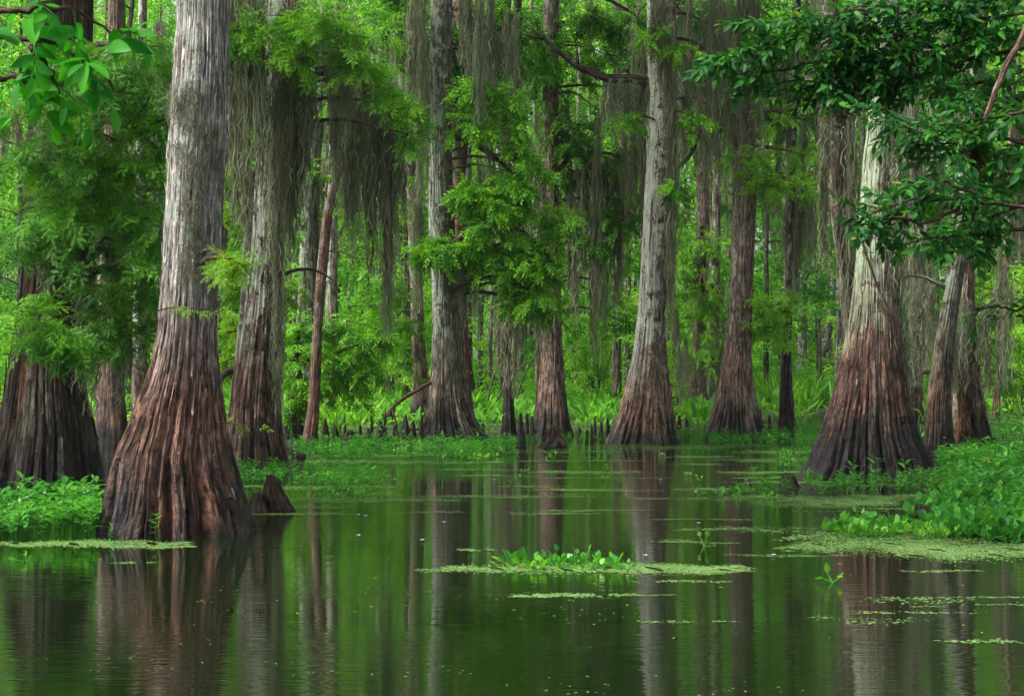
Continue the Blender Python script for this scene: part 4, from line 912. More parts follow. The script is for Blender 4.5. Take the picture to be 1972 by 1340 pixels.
# tangled moss mat on the face of the foreground trunk
g = np.random.default_rng(77); rt, D, (c_, z_, r_) = SURF['t1']; a = Acc()
for k in range(60):
    y = g.uniform(175, 560); x = (g.normal(395, 22) if y > 330 else g.uniform(325, 432)); x = min(max(x, 322), 434 - (y - 175) * .02)
    zc = P(0, y, D)[2]; rr_ = np.interp(zc, z_, r_); cc = np.interp(zc, z_, c_); X = P(x, y, D)[0]
    s = np.clip((X - cc) / rr_, -0.98, 0.98); Y = D - rr_ * math.sqrt(1 - s * s) * 0.97
    a.add(*tress(g, [X, Y - 0.03, zc + 0.1], g.uniform(0.15, 0.5), 0.05, 11, 0.0032, 9, 0.02))
V, Fc = a.get(); o = mk('spanish_moss', V, Fc, M['moss_p']); tag(o, 'tangled pale moss mat clinging to the upper face of the foreground trunk', 'moss', 'curtains of Spanish moss')

# ================================================================= KNEES, STUMPS
def knee(x, yt, yb, w, label, grp='cypress knees', mat='knee', seed=0, name='cypress_knee', cat='cypress knee', lean=0, blunt=0.25, Dx=None):
    D = D_of(yb) if Dx is None else Dx
    g = np.random.default_rng(seed + 500)
    h = yb - yt
    pr = []
    for f, q in ((0, blunt), (0.15, blunt + .16), (0.4, .55), (0.7, .75), (1, 1.0)):
        q *= g.uniform(.92, 1.08); cx = x + lean * (1 - f) + g.uniform(-.05, .05) * w
        pr.append((yt + h * f, cx - w / 2 * q, cx + w / 2 * q))
    V, Fc, A, _ = trunk_arrays(pr, D, seed + 600, 40, 44, 0.28, 5, None, 1.2, 0.03 * w / F * D, sink=0.35, kt=14)
    V[:, 2] += 0
    o = mk(name, V, Fc, M[mat], None, True, A)
    tag(o, label, cat, grp); return o
KG = 'dark cypress knees along the far bank'
g = np.random.default_rng(3)
for i, (x, yt, yb, w) in enumerate([(626, 806, 862, 24), (645, 818, 860, 22), (674, 828, 858, 34), (694, 818, 858, 12), (710, 824, 858, 22), (716, 800, 850, 9), (733, 812, 862, 26), (742, 786, 852, 8),
    (762, 818, 858, 20), (780, 800, 860, 32), (796, 812, 862, 24), (812, 798, 862, 16), (664, 796, 845, 9), (655, 802, 850, 7), (930, 815, 850, 12), (1130, 828, 855, 8), (1140, 815, 858, 8), (1146, 800, 846, 9),
    (1158, 810, 846, 12), (1170, 804, 848, 16), (1116, 820, 846, 14), (1015, 796, 846, 12), (1025, 800, 846, 14), (1464, 786, 838, 12), (1482, 800, 836, 10), (850, 830, 858, 10), (1308, 800, 838, 16), (1322, 806, 838, 12)]):
    knee(x, yt, yb, w, 'dark pointed cypress knee at the far bank', KG, seed=i, blunt=g.uniform(.1, .35))
knee(1003, 795, 866, 22, 'tall dark knee standing alone in the water left of the straight brown cypress', None, seed=51, blunt=.2)
knee(535, 915, 986, 70, 'crumbling brown stump in the water just right of the foreground trunk foot', None, 'stump', 52, 'rotten_stump', 'stump', -12, .25)
knee(498, 950, 988, 50, 'low dark stump fragment touching the foreground trunk foot', None, 'stump', 53, 'rotten_stump', 'stump', 0, .5)
knee(572, 874, 905, 44, 'low dark stump at the foot of the lichen-flaked cypress', None, 'knee', 54, 'rotten_stump', 'stump', 4, .5)
knee(1770, 972, 1012, 62, 'dark broken stump among the hyacinths on the right', None, 'stump', 55, 'rotten_stump', 'stump', 6, .35)
knee(1520, 915, 938, 48, 'low rounded dark root lump left of the bell-footed cypress', None, 'knee', 56, 'root_lump', 'root', 0, .5)
knee(1795, 900, 926, 40, 'small orange-brown root lump right of the bell-footed cypress', None, 'stump', 57, 'root_lump', 'root', 4, .4)
knee(1066, 820, 862, 60, 'low brown stump with grass on top before the straight brown cypress', None, 'stump', 58, 'grassy_stump', 'knee', 0, .25)
knee(236, 770, 850, 18, 'thin dark stump between the shaded and foreground cypresses', None, 'stump', 59, 'rotten_stump', 'stump', 0, .3)

# fallen branch behind the knees
rt = root('fallen_branch', P(800, 830, 39), 'pale bare fallen branch among the knees left of the grey black-footed cypress', 'branch')
branch_px(rt, 38.5, [(742, 848), (770, 835), (800, 828), (818, 822)], 0.035, 0.02, 'bark_pale', 40, twigs=4)
rt = root('dead_shrub', P(960, 800, 50), 'pale bare leaning sticks right of the leafy boughs', 'dead plant')
for k, pts in enumerate([[(935, 800), (945, 740), (962, 690), (985, 650)], [(945, 790), (975, 740), (1010, 700), (1035, 690)], [(990, 790), (1005, 730), (1030, 690), (1040, 650)]]):
    branch_px(rt, 49, pts, 0.035, 0.012, 'bark_pale', 41 + k, twigs=3)

# ================================================================= MARSH PLANTS
def hy_plant(seed, n=7):
    g = np.random.default_rng(seed); lf = leaf(5, 0.85, 0.1, -0.05); parts = []
    for i in range(n):
        az = i * 2.4 + g.uniform(-.3, .3); el = g.uniform(0.25, 1.35); L = g.uniform(0.3, 0.85)
        d = np.array([math.cos(az) * math.cos(el), math.sin(az) * math.cos(el), math.sin(el)])
        p = smooth_path([[0, 0, 0], d * L * .5 + [0, 0, .03], d * L], 4)
        tv, tf, _ = tube(p, [0.05, 0.045, 0.03, 0.015], 4); 
        dl = d * 0.7 + np.array([g.uniform(-.3, .3), g.uniform(-.3, .3), g.uniform(-.4, .6)])
        v, f = scatter(lf, p[-1:], dl[None], np.array([[-d[0] + g.uniform(-.9, .9), -d[1] + g.uniform(-.9, .3), 0.9]]), g.uniform(0.26, 0.5))
        parts += [(tv, tf), (v, f)]
    return join(parts)
def weed_stem(seed, pairs=6, lw=0.3, ll=0.26):
    g = np.random.default_rng(seed); parts = []; lf = leaf(3, lw, 0.12, 0.25)
    p = smooth_path([[0, 0, 0], [g.uniform(-.12, .12), g.uniform(-.12, .12), .5], [g.uniform(-.25, .25), g.uniform(-.25, .25), 1]], 6)
    tv, tf, _ = tube(p, np.linspace(.014, .008, 6), 3); parts.append((tv, tf))
    pos, d, n, s = [], [], [], []
    for i in range(pairs):
        t = .25 + .75 * (i + .5) / pairs; q = p[int(t * 5)] * (1 - (t * 5) % 1) + p[min(5, int(t * 5) + 1)] * ((t * 5) % 1)
        az = i * 1.57 + g.uniform(-.5, .5)
        for s_ in (0, np.pi):
            pos.append(q); d.append([math.cos(az + s_), math.sin(az + s_), g.uniform(.1, .9)]); n.append([-math.cos(az + s_), -math.sin(az + s_), 1.2]); s.append(ll * g.uniform(.7, 1.25) * (1.1 - .3 * t))
    parts.append(scatter(lf, np.array(pos), np.array(d), np.array(n), np.array(s)))
    return join(parts)
def paddle_plant(seed, n=6, w=0.28):
    g = np.random.default_rng(seed); lf = leaf(4, w, 0.15, 0.25); parts = []
    for i in range(n):
        az = g.uniform(0, 6.28); el = g.uniform(.7, 1.4); L = g.uniform(.35, .65)
        d = np.array([math.cos(az) * math.cos(el), math.sin(az) * math.cos(el), math.sin(el)])
        tv, tf, _ = tube(smooth_path([[0, 0, 0], d * L], 3), [.018, .012, .008], 3)
        v, f = scatter(lf, (d * L)[None], (d + [0, 0, g.uniform(-.5, .1)])[None], np.array([[-d[0], -d[1] - .3, .7]]), g.uniform(.4, .6)); parts += [(tv, tf), (v, f)]
    return join(parts)
def blade_tuft(seed, n=9):
    g = np.random.default_rng(seed); parts = []; lf = leaf(4, 0.05, 0.0, 0.35)
    d = nrm(g.normal(0, .28, (n, 3)) * [1, 1, 0] + [0, 0, 1]); nn = np.stack([d[:, 0], d[:, 1] - .3, 0 * d[:, 0]], -1) * -1 + [0, 0, .05]
    return scatter(lf, g.normal(0, .04, (n, 3)) * [1, 1, 0], d, nn, g.uniform(.6, 1.1, n))
WD_B = [weed_stem(i + 30, 5, .34, .5) for i in range(4)]; HY_P = [hy_plant(i) for i in range(4)]; WD_P = [weed_stem(i, 5, .3, .36) for i in range(4)]; PD_P = [paddle_plant(i) for i in range(4)]; GR_P = [blade_tuft(i) for i in range(4)]
WD_LO = [weed_stem(i + 9, 4, .34, .48) for i in range(3)]

def upright(g, protos, pos, size):
    """plants standing at pos with random yaw"""
    a = Acc(); k = g.integers(0, len(protos), len(pos))
    for i, pr in enumerate(protos):
        m = k == i; n = m.sum()
        if not n: continue
        az = g.uniform(0, 6.28, n); d = np.stack([np.cos(az), np.sin(az), g.normal(0, .08, n)], -1)
        up = g.normal(0, .08, (n, 3)) + [0, 0, 1]
        a.add(*scatter(pr, pos[m], d, up, size * g.uniform(.6, 1.25, n)))
    return a.get()

def inpoly(x, y, poly):
    poly = np.asarray(poly, float); c = np.zeros(len(x), bool); j = len(poly) - 1
    for i in range(len(poly)):
        xi, yi = poly[i]; xj, yj = poly[j]
        c ^= ((yi > y) != (yj > y)) & (x < (xj - xi) * (y - yi) / (yj - yi + 1e-12) + xi); j = i
    return c
def area_pts(g, poly, per_m2, jit=0.0, maxn=20000, edge=0):
    """points on the water plane inside a region measured on the photo, uniform per square metre"""
    P2 = np.array([[P(x, y, D_of(y))[0], D_of(y)] for x, y in poly])
    lo, hi = P2.min(0), P2.max(0); n = min(int((hi - lo).prod() * per_m2), 200000)
    q = g.uniform(lo, hi, (n, 2)); m = inpoly(q[:, 0], q[:, 1], P2); q = q[m][:maxn]
    if jit:
        f = np.sin(q[:, 0] * 3.1 + 1) * np.sin(q[:, 1] * 2.3) + .5 * np.sin(q[:, 0] * 7 + q[:, 1] * 5); q = q[f > jit]
    return q
def stand(q, z=None):
    zz = np.maximum(ground_z(q[:, 0], q[:, 1]), 0.0) if z is None else np.full(len(q), z)
    return np.column_stack([q, zz])

def plants(name, poly, per, protos, size, mat, label, cat, kind='stuff', group=None, seed=0, jit=0, z=None, extra=None):
    g = np.random.default_rng(seed + 40); q = area_pts(g, poly, per, jit)
    V, Fc = upright(g, protos, stand(q, z), size)
    o = mk(name, V, Fc, M[mat]); tag(o, label, cat if kind != 'stuff' else None, group, kind if kind == 'stuff' else None); return o, q

# left bank weeds with white flowers
plants('bank_weeds', [(-60, 1005), (60, 985), (130, 968), (200, 975), (212, 1012), (190, 1034), (60, 1040), (-60, 1044)], 44, WD_B, 0.30, 'weed', 'leafy green weeds with small white flowers at the foot of the shaded left cypress', None, seed=1)
plants('bank_weeds', [(-60, 960), (40, 965), (100, 968), (60, 985), (-60, 995)], 10, WD_P, 0.26, 'weed', 'leafy weeds at the left edge behind the flowering ones', None, seed=2)
# mid-left mats
plants('taller_weeds', [(-60, 1000), (60, 985), (120, 965), (200, 975), (205, 1005), (120, 1025), (-60, 1035)], 7, WD_B, 0.42, 'weed', 'taller leafy weed stems rising from the left bank', None, seed=31)
plants('taller_weeds', [(560, 866), (600, 855), (760, 850), (900, 854), (980, 866), (840, 888), (600, 886)], 1.3, WD_P, 0.42, 'weed', 'taller weed stems scattered through the wide mat', None, seed=32)
plants('floating_hyacinths', [(560, 866), (760, 850), (900, 854), (980, 866), (840, 888), (600, 886)], 1.6, HY_P, 0.2, 'hya', 'scattered hyacinths in the wide weed mat', None, seed=33, jit=0)
plants('floating_weeds', [(440, 905), (560, 902), (700, 912), (745, 925), (740, 945), (640, 950), (560, 940), (450, 935)], 26, WD_LO, 0.20, 'weed', 'low mat of green weeds floating right of the foreground trunk', None, seed=3, z=0)
plants('floating_weeds', [(555, 866), (600, 855), (760, 850), (900, 852), (1000, 862), (990, 872), (930, 885), (840, 893), (700, 892), (590, 890)], 22, WD_LO, 0.24, 'weed', 'wide low mat of small-leaved weeds below the cypress knees', None, seed=4)
plants('floating_hyacinths', [(560, 948), (660, 940), (745, 946), (740, 958), (640, 962), (570, 958)], 9, HY_P, 0.10, 'hya', 'thin row of hyacinth leaves along the edge of the left weed mat', None, seed=5, z=0)
plants('floating_hyacinths', [(860, 870), (960, 866), (1000, 872), (930, 892), (840, 893)], 9, HY_P, 0.14, 'hya', 'yellow-green hyacinths at the tip of the wide weed mat', None, seed=6, z=0)
# centre shore
plants('floating_hyacinths', [(760, 905), (1000, 885), (1250, 872), (1480, 880), (1500, 940), (1200, 930), (900, 930)], .5, HY_P, 0.11, 'hya', 'scattered little hyacinths drifting in the middle of the channel', None, seed=50, z=0)
plants('floating_weeds', [(960, 852), (1170, 845), (1180, 855), (1100, 862), (980, 866)], 12, WD_LO, 0.16, 'weed', 'sparse weeds floating round the brown stump with grass', None, seed=7, z=0)
plants('floating_weeds', [(1300, 838), (1580, 826), (1600, 846), (1560, 868), (1440, 866), (1300, 856)], 16, WD_LO, 0.22, 'weed', 'weed mat at the foot of the ribbed black-footed cypress', None, seed=8, z=0)
plants('floating_weeds', [(1500, 868), (1590, 870), (1560, 905), (1500, 900)], 10, HY_P, 0.12, 'hya', 'loose hyacinths left of the bell-footed cypress', None, seed=9, z=0)
# right bank
plants('bank_weeds', [(1560, 938), (1700, 932), (1800, 925), (1820, 950), (1780, 962), (1640, 960), (1500, 958), (1450, 953)], 36, WD_B, 0.21, 'weed', 'green weeds spreading before the bell-footed cypress', None, seed=10, z=0, jit=-.15)
plants('taller_weeds', [(1580, 945), (1800, 930), (1900, 900), (2060, 900), (2060, 1010), (1850, 1000), (1810, 955), (1600, 958)], 4.5, WD_B, 0.42, 'weed', 'taller leafy weed stems standing out of the right-hand mats', None, seed=30, z=0, jit=-.1)
plants('bank_weeds', [(1800, 900), (1850, 880), (2060, 870), (2060, 1000), (1900, 990), (1830, 985), (1810, 950)], 34, WD_B, 0.30, 'weed', 'thick green weeds covering the right bank', None, seed=11, z=0, jit=-.25)
plants('floating_hyacinths', [(1830, 870), (2060, 850), (2060, 960), (1900, 960), (1820, 940)], 9, HY_P, 0.22, 'hya', 'hyacinths among the weeds on the right bank', None, seed=12, z=0)
plants('dead_stems', [(1500, 958), (1600, 940), (1800, 925), (1900, 880), (2060, 870), (2060, 1045), (1850, 1030), (1620, 1030)], 1.6, [blade_tuft(90, 3), blade_tuft(91, 2)], 0.22, 'straw', 'dry brown stems poking through the right-hand plants', None, seed=41, z=0)
plants('dead_stems', [(560, 866), (760, 850), (900, 854), (980, 866), (840, 888), (600, 886)], 1.2, [blade_tuft(92, 3), blade_tuft(93, 2)], 0.22, 'straw', 'dry brown stems in the wide weed mat', None, seed=42, z=0)
plants('bank_hyacinths', [(1790, 975), (1850, 965), (2060, 975), (2060, 1060), (1900, 1042), (1800, 1030), (1760, 1012)], 55, HY_P, 0.23, 'weed', 'tall dark green hyacinths at the right edge near the water', None, seed=13, z=0)
plants('floating_hyacinths', [(1590, 1020), (1640, 1012), (1740, 1008), (1860, 1010), (1900, 1030), (1850, 1038), (1700, 1036), (1620, 1032)], 40, HY_P, 0.17, 'hya', 'row of shiny round-leaved hyacinths on the right shore', None, seed=14, z=0)
plants('floating_hyacinths', [(1370, 948), (1450, 944), (1520, 952), (1500, 962), (1390, 958)], 12, HY_P, 0.13, 'hya', 'thin line of hyacinths left of the right-hand weeds', None, seed=15, z=0)
# back of the bank: lush paddle-leaved plants and reeds
plants('arrowhead_plants', [(600, 845), (600, 795), (830, 790), (830, 842)], 2.6, PD_P, 0.6, 'far', 'lush broad-leaved plants behind the cypress knees', None, seed=16)
plants('arrowhead_plants', [(900, 840), (890, 785), (1020, 780), (1030, 836)], 2.8, PD_P, 0.6, 'far', 'broad-leaved plants right of the grey black-footed cypress', None, seed=17)
plants('arrowhead_plants', [(1090, 838), (1090, 775), (1220, 775), (1215, 834)], 3.0, PD_P, 0.62, 'far', 'tall bright leafy plants between the brown and centre-right cypresses', None, seed=18)
plants('arrowhead_plants', [(1300, 835), (1310, 780), (1400, 780), (1390, 835)], 1.6, PD_P, 0.8, 'far', 'leafy plants around the pale brown cypress', None, seed=19)
plants('reed_bed', [(1455, 800), (1460, 762), (1620, 758), (1612, 796)], 3.0, GR_P, 1.3, 'grass', 'bed of bright upright reeds far back left of the bell-footed cypress', None, seed=20)
plants('arrowhead_plants', [(540, 850), (425, 850), (425, 780), (545, 780)], 2.0, PD_P, 0.8, 'far', 'leafy plants either side of the lichen-flaked cypress', None, seed=21)
plants('ground_plants', [(-300, 800), (-200, 736), (2200, 736), (2300, 870), (1700, 850), (1620, 812), (1460, 830), (900, 840), (500, 850), (-100, 870)], 0.5, PD_P, 0.75, 'far', 'ground cover plants under the far trees', None, seed=22)
plants('marsh_grass', [(630, 858), (600, 858), (600, 820), (640, 800), (700, 800), (720, 840)], 3, GR_P, 0.9, 'grass', 'long bright grass right of the slender reddish trunk', None, seed=23)
plants('bank_weeds', [(1750, 880), (1900, 845), (2060, 830), (2060, 875), (1850, 885)], 12, WD_LO, 0.35, 'weed', 'low green plants behind the right-edge cypresses', None, seed=24)
plants('floating_weeds', [(1090, 880), (1170, 878), (1200, 892), (1130, 902), (1085, 898)], 5, WD_LO, 0.2, 'weed', 'few weed stems standing in open water in the centre', None, seed=25, z=0)

def cluster(name, pts, size, mat, label, cat, protos=HY_P, seed=0, group=None):
    g = np.random.default_rng(seed + 140); pos = np.array([[P(x, y, D_of(y))[0], D_of(y), -0.01] for x, y in pts])
    V, Fc = upright(g, protos, pos, size); o = mk(name, V, Fc, M[mat]); tag(o, label, cat, group); return o
g = np.random.default_rng(4)
cluster('water_hyacinth', [(975, 1092), (1000, 1090), (1020, 1095), (1045, 1097), (1062, 1090), (1080, 1094), (1095, 1090), (1110, 1085), (1122, 1094), (1140, 1090), (1165, 1094), (1190, 1096), (1105, 1092), (985, 1088), (1130, 1082), (1010, 1093), (1072, 1090), (1178, 1094), (1052, 1088), (1205, 1098), (1150, 1096), (1034, 1097)], 0.165, 'hya', 'floating cluster of round-leaved hyacinths on the long green scum line in the foreground', 'water plant', seed=1)
cluster('water_hyacinth', [(1357, 1052)], 0.13, 'hya', 'lone upright hyacinth seedling on open water right of centre', 'water plant', [hy_plant(31, 3)], 2)
cluster('water_hyacinth', [(1604, 1122)], 0.17, 'hya', 'lone small hyacinth floating in the lower right', 'water plant', [hy_plant(32, 4)], 3)
cluster('water_hyacinth', [(830, 934)], 0.16, 'hya', 'small yellow-green floating plant left of centre', 'water plant', [hy_plant(33, 3)], 4)
cluster('water_hyacinth', [(1065, 892)], 0.26, 'hya', 'small bright floating plant below the grassy stump', 'water plant', [hy_plant(34, 4)], 5)
cluster('water_hyacinth', [(48, 1080)], 0.20, 'hya', 'bright round leaves floating at the lower left edge', 'water plant', [hy_plant(35, 4)], 6)
cluster('water_hyacinth', [(1348, 954)], 0.22, 'hya', 'small hyacinth tuft at the left end of the right-hand scum', 'water plant', [hy_plant(36, 4)], 7)
cluster('water_hyacinth', [(1490, 970)], 0.12, 'hya', 'tiny hyacinths at the front edge of the right-hand scum', 'water plant', [hy_plant(37, 4)], 8)
cluster('grass_tuft', [(1052, 840), (1060, 838), (1066, 838), (1072, 840), (1058, 844)], 0.55, 'grass', 'tuft of yellow-green grass on the stump before the straight brown cypress', 'grass', GR_P, 9)
cluster('alligator_weed', [(303, 1042)], 0.26, 'weed', 'single weed sprout at the water in front of the foreground trunk', 'water plant', WD_P, 10)
cluster('alligator_weed', [(212, 1043)], 0.3, 'weed', 'weed sprout at the left foot of the foreground trunk', 'water plant', WD_P, 11)

# small white flowers on the left weeds
def ball(r=1.0):
    V = np.array([[1, 0, 0], [-1, 0, 0], [0, 1, 0], [0, -1, 0], [0, 0, .8], [0, 0, -.8]], float) * r
    return V, np.array([[0, 2, 4], [2, 1, 4], [1, 3, 4], [3, 0, 4], [2, 0, 5], [1, 2, 5], [3, 1, 5], [0, 3, 5]])
g = np.random.default_rng(6)
q = area_pts(g, [(-60, 985), (60, 965), (200, 975), (205, 1010), (60, 1030), (-60, 1040)], 5)
for k, (x, y) in enumerate(q[:22]):
    V, Fc = scatter(ball(), np.array([[x, y, .3 + g.uniform(-.06, .08)]]) + g.normal(0, .004, (5, 3)), g.normal(0, 1, (5, 3)), g.normal(0, 1, (5, 3)), .011)
    o = mk('white_flower', V, Fc, M['flower']); tag(o, 'tiny white flower head among the weeds at the left', 'flower', 'white weed flowers')
# pale fallen blossoms on the water
pet = leaf(3, .6, .3, -.3)
for k, (x, y) in enumerate([(690, 994), (704, 996), (690, 1034), (813, 1043), (1243, 1073), (1489, 1072), (1272, 926), (1437, 926), (952, 925), (1345, 1010), (855, 1008), (760, 925)]):
    p = P(x, y, D_of(y)); n = 6; az = np.arange(n) * 1.05 + g.uniform(0, 1)
    d = np.stack([np.cos(az), np.sin(az), np.full(n, .5)], -1)
    V, Fc = scatter(pet, np.tile([p[0], p[1], .004], (n, 1)), d, np.tile([0, 0, 1.0], (n, 1)), .035)
    o = mk('fallen_blossom', V, Fc, M['petal']); tag(o, 'small pale blossom floating on the open water', 'blossom', 'pale blossoms on the water')

# ---------------------------------------------------------------- duckweed scum
def hexd():
    a = np.arange(6) * np.pi / 3; V = np.vstack([[0, 0, 0.0], np.stack([np.cos(a), np.sin(a), 0 * a], -1)])
    V[1:, :2] *= np.array([1, .8, 1.1, .9, 1, .75])[:, None]
    return V, np.array([[0, i + 1, (i + 1) % 6 + 1] for i in range(6)])
HX = hexd()
def scum(b, per, r, label, seed=0, into=None):
    """long ragged drift of fronds: thin streaks that feather out at the ends"""
    x0, x1, y, h = b; g = np.random.default_rng(seed + 240)
    D0 = D_of(y); area = (x1 - x0) / F * D0 * (D_of(y - h / 2) - D_of(y + h / 2))
    n = int(min(40000, area * per * 3.4)); t = g.beta(1.25, 1.25, n)
    k = g.integers(0, 5, n); off = g.uniform(-.45, .45, 5)[k] * (k > 0); cen = g.uniform(.2, .8, 5)[k]; t = np.where(k > 0, cen + (t - .5) * g.uniform(.35, .8, 5)[k], t)
    t = np.clip(t, 0, 1) + g.normal(0, .01, n); w = np.sqrt(np.clip(np.sin(np.pi * np.clip(t, 0, 1)), .02, 1))
    yy = y + h * (off + g.normal(0, .17, n) * w + .10 * np.sin(t * 9 + seed) + .06 * np.sin(t * 31 + seed))
    xx = x0 + (x1 - x0) * t; D = F * HC / (yy - HY); X = (xx - 986) / F * D
    f = np.sin(X * 9 + seed) * np.sin(D * 6) + .6 * np.sin(X * 23 + D * 11); m = f > -1.05; X, D = X[m], D[m]; n = len(X)
    pos = np.column_stack([X, D, g.uniform(.003, .007, n)]); az = g.uniform(0, 6.28, n)
    V, Fc = scatter(HX, pos, np.stack([np.cos(az), np.sin(az), 0 * az], -1), g.normal(0, .02, (n, 3)) + [0, 0, 1], r * g.uniform(.35, 1.2, n))
    if into is not None: into.add(V, Fc); return
    tag(mk('duckweed', V, Fc, M['duck']), label, kind='stuff')
def band(x0, x1, y, h, n=14, seed=0):
    """long irregular lens on the water"""
    g = np.random.default_rng(seed); t = np.linspace(0, 1, n)
    e = np.sin(np.pi * t) ** .6 * h / 2
    top = [(x0 + (x1 - x0) * a, y - b * g.uniform(.5, 1.2) - .3) for a, b in zip(t, e)]
    bot = [(x0 + (x1 - x0) * a, y + b * g.uniform(.5, 1.2) + .3) for a, b in zip(t, e)]
    return top + bot[::-1]
for k, (x0, x1, y, h, per, lab) in enumerate([
    (780, 1450, 1096, 22, 900, 'long pale green scum line carrying the foreground hyacinths'), (985, 1300, 1146, 7, 900, 'thin scum line below the foreground hyacinths'),
    (1500, 2060, 1050, 44, 700, 'wide duckweed sheet along the right shore'), (1320, 1830, 962, 20, 500, 'duckweed scum in front of the right-hand weeds'),
    (500, 900, 962, 9, 420, 'scum line in front of the left weed mat'), (450, 700, 990, 5, 700, 'short scum line right of the crumbling stump'), (-60, 370, 1048, 14, 900, 'scum line before the left bank weeds'),
    (440, 960, 890, 10, 260, 'scum along the front of the wide weed mat'), (960, 1480, 862, 14, 160, 'scum patch at the centre shore'), (1020, 1240, 911, 7, 420, 'scum line in the centre'),
    (440, 760, 937, 8, 300, 'scum among the left weed mat'), (1430, 1620, 868, 16, 160, 'scum by the ribbed cypress mat'), (1500, 1620, 790, 8, 10, 'duckweed on the far pool'), (210, 300, 1084, 3, 700, 'short scum streak on the foreground trunk reflection'),
    (1300, 1620, 1018, 10, 200, 'thin scum trailing left of the right shore'), (1650, 1900, 1158, 12, 160, 'loose duckweed in the lower right'), (1560, 1800, 1196, 14, 110, 'scattered duckweed in the lower right corner'), (880, 960, 1060, 6, 500, 'small scum patch in the centre'), (1800, 2000, 1236, 10, 300, 'scum streak near the right lower corner')]):
    scum((x0, x1, y, h), per, .0135, lab, k)
g = np.random.default_rng(65); drift = Acc()
for k in range(64):
    y = g.uniform(864, 990) if k < 50 else g.uniform(1000, 1200); x = g.uniform(500, 1560) if k < 46 else g.uniform(1200, 1900)
    scum((x, x + g.uniform(60, 300), y, g.uniform(1.5, 5.5)), 520, .011, '', 100 + k, drift)
V, Fc = drift.get(); tag(mk('duckweed', V, Fc, M['duck']), 'thin broken streaks of duckweed across the open water', kind='stuff')
g = np.random.default_rng(66)
q = np.column_stack([g.uniform(-9, 9, 26000), g.uniform(9, 42, 26000)])
f = np.sin(q[:, 0] * .7 + 2) * .6 + np.sin(q[:, 1] * 2.1 + np.sin(q[:, 0]) * 1.5) + .7 * np.sin(q[:, 1] * 5.3 + q[:, 0] * .9) + .5 * np.sin(q[:, 0] * 2.1)
q = q[(f > 1.15) | (g.random(len(q)) < .012)]; q = q[g.random(len(q)) < .75]; n = len(q); az = g.uniform(0, 6.28, n)
V, Fc = scatter(HX, np.column_stack([q, g.uniform(.003, .006, n)]), np.stack([np.cos(az), np.sin(az), 0 * az], -1), np.tile([0, 0, 1.0], (n, 1)), .009 * g.uniform(.4, 1.3, n))
tag(mk('duckweed', V, Fc, M['duck']), 'loose specks of duckweed scattered over the open water', kind='stuff')

g = np.random.default_rng(67); q = []
for x0, x1, y, h, n_ in ((780, 1450, 1096, 14, 46), (1500, 1972, 1050, 34, 70), (1320, 1830, 962, 12, 40), (450, 900, 962, 8, 30), (-40, 370, 1048, 8, 30), (500, 1600, 950, 160, 110), (300, 1900, 1150, 200, 60)):
    x = g.uniform(x0, x1, n_); y_ = y + g.uniform(-.5, .5, n_) * h; D = F * HC / (y_ - HY); q.append(np.column_stack([(x - 986) / F * D, D, np.full(n_, .009)]))
q = np.vstack(q); n = len(q); az = g.uniform(0, 6.28, n)
V, Fc = scatter(leaf(3, .35, .1, -.1), q, np.stack([np.cos(az), np.sin(az), 0 * az], -1), g.normal(0, .12, (n, 3)) + [0, 0, 1], g.uniform(.02, .055, n))
tag(mk('leaf_litter', V, Fc, M['leaf_litter']), 'brown and yellow fallen leaves specking the water', kind='stuff')

# ================================================================= BACKGROUND FOREST
def far_tree(seed, h, rt_, nclump, nleaf, mat, bark, lsize, crown0=0.12, spread=2.6, lean=0.3, rtr=0.14):
    """tall background tree: trunk with boughs and a crown of leaf faces from low down"""
    g = np.random.default_rng(seed)
    pts = [[0, 0, -.3], [lean * .2, 0, h * .3], [lean * .5 + g.uniform(-.2, .2), g.uniform(-.2, .2), h * .6], [lean, 0, h]]
    path = smooth_path(pts, 26, g, 0.05)
    r = rtr * (1 - np.linspace(0, 1, 26) * .75) + rtr * 1.1 * np.exp(-np.maximum(path[:, 2], 0) / .5)
    a = Acc(); a.add(*tube(path, r, 12, jit=.08, rg=g))
    C = []
    for i in range(nclump):
        t = crown0 + (1 - crown0) * (i + g.uniform(0, 1)) / nclump; p = path[int(t * 25)]
        az = g.uniform(0, 6.28); ln = spread * g.uniform(.25, 1) * (1 - .35 * t)
        e = p + np.array([math.cos(az), math.sin(az), g.uniform(-.1, .45)]) * ln
        if i % 2 == 0: a.add(*tube(smooth_path([p, (p + e) / 2 + [0, 0, .15], e], 6, g, .03), np.linspace(rtr * .25, .012, 6), 5))
        rr_ = g.uniform(.45, 1.1); C.append((e, (rr_, rr_, rr_ * .6), g.uniform(.6, 1.2)))
    V, Fc = a.get(); mk('trunk', V, Fc, M[bark], rt_, True, a.attr())
    P_ = []
    for c, rad, de in C:
        n = int(nleaf * de * rad[0] ** 1.5); v = g.normal(0, .5, (n, 3)); P_.append(c + v * rad)
    P_ = np.vstack(P_); n = len(P_)
    d = g.normal(0, 1, (n, 3)) * [1, 1, .6] + [0, 0, -.35]; nn = g.normal(0, .55, (n, 3)) + [0, 0, 1]
    V, Fc = scatter(LF, P_, d, nn, lsize * g.uniform(.6, 1.3, n)); mk('foliage', V, Fc, M[mat], rt_)

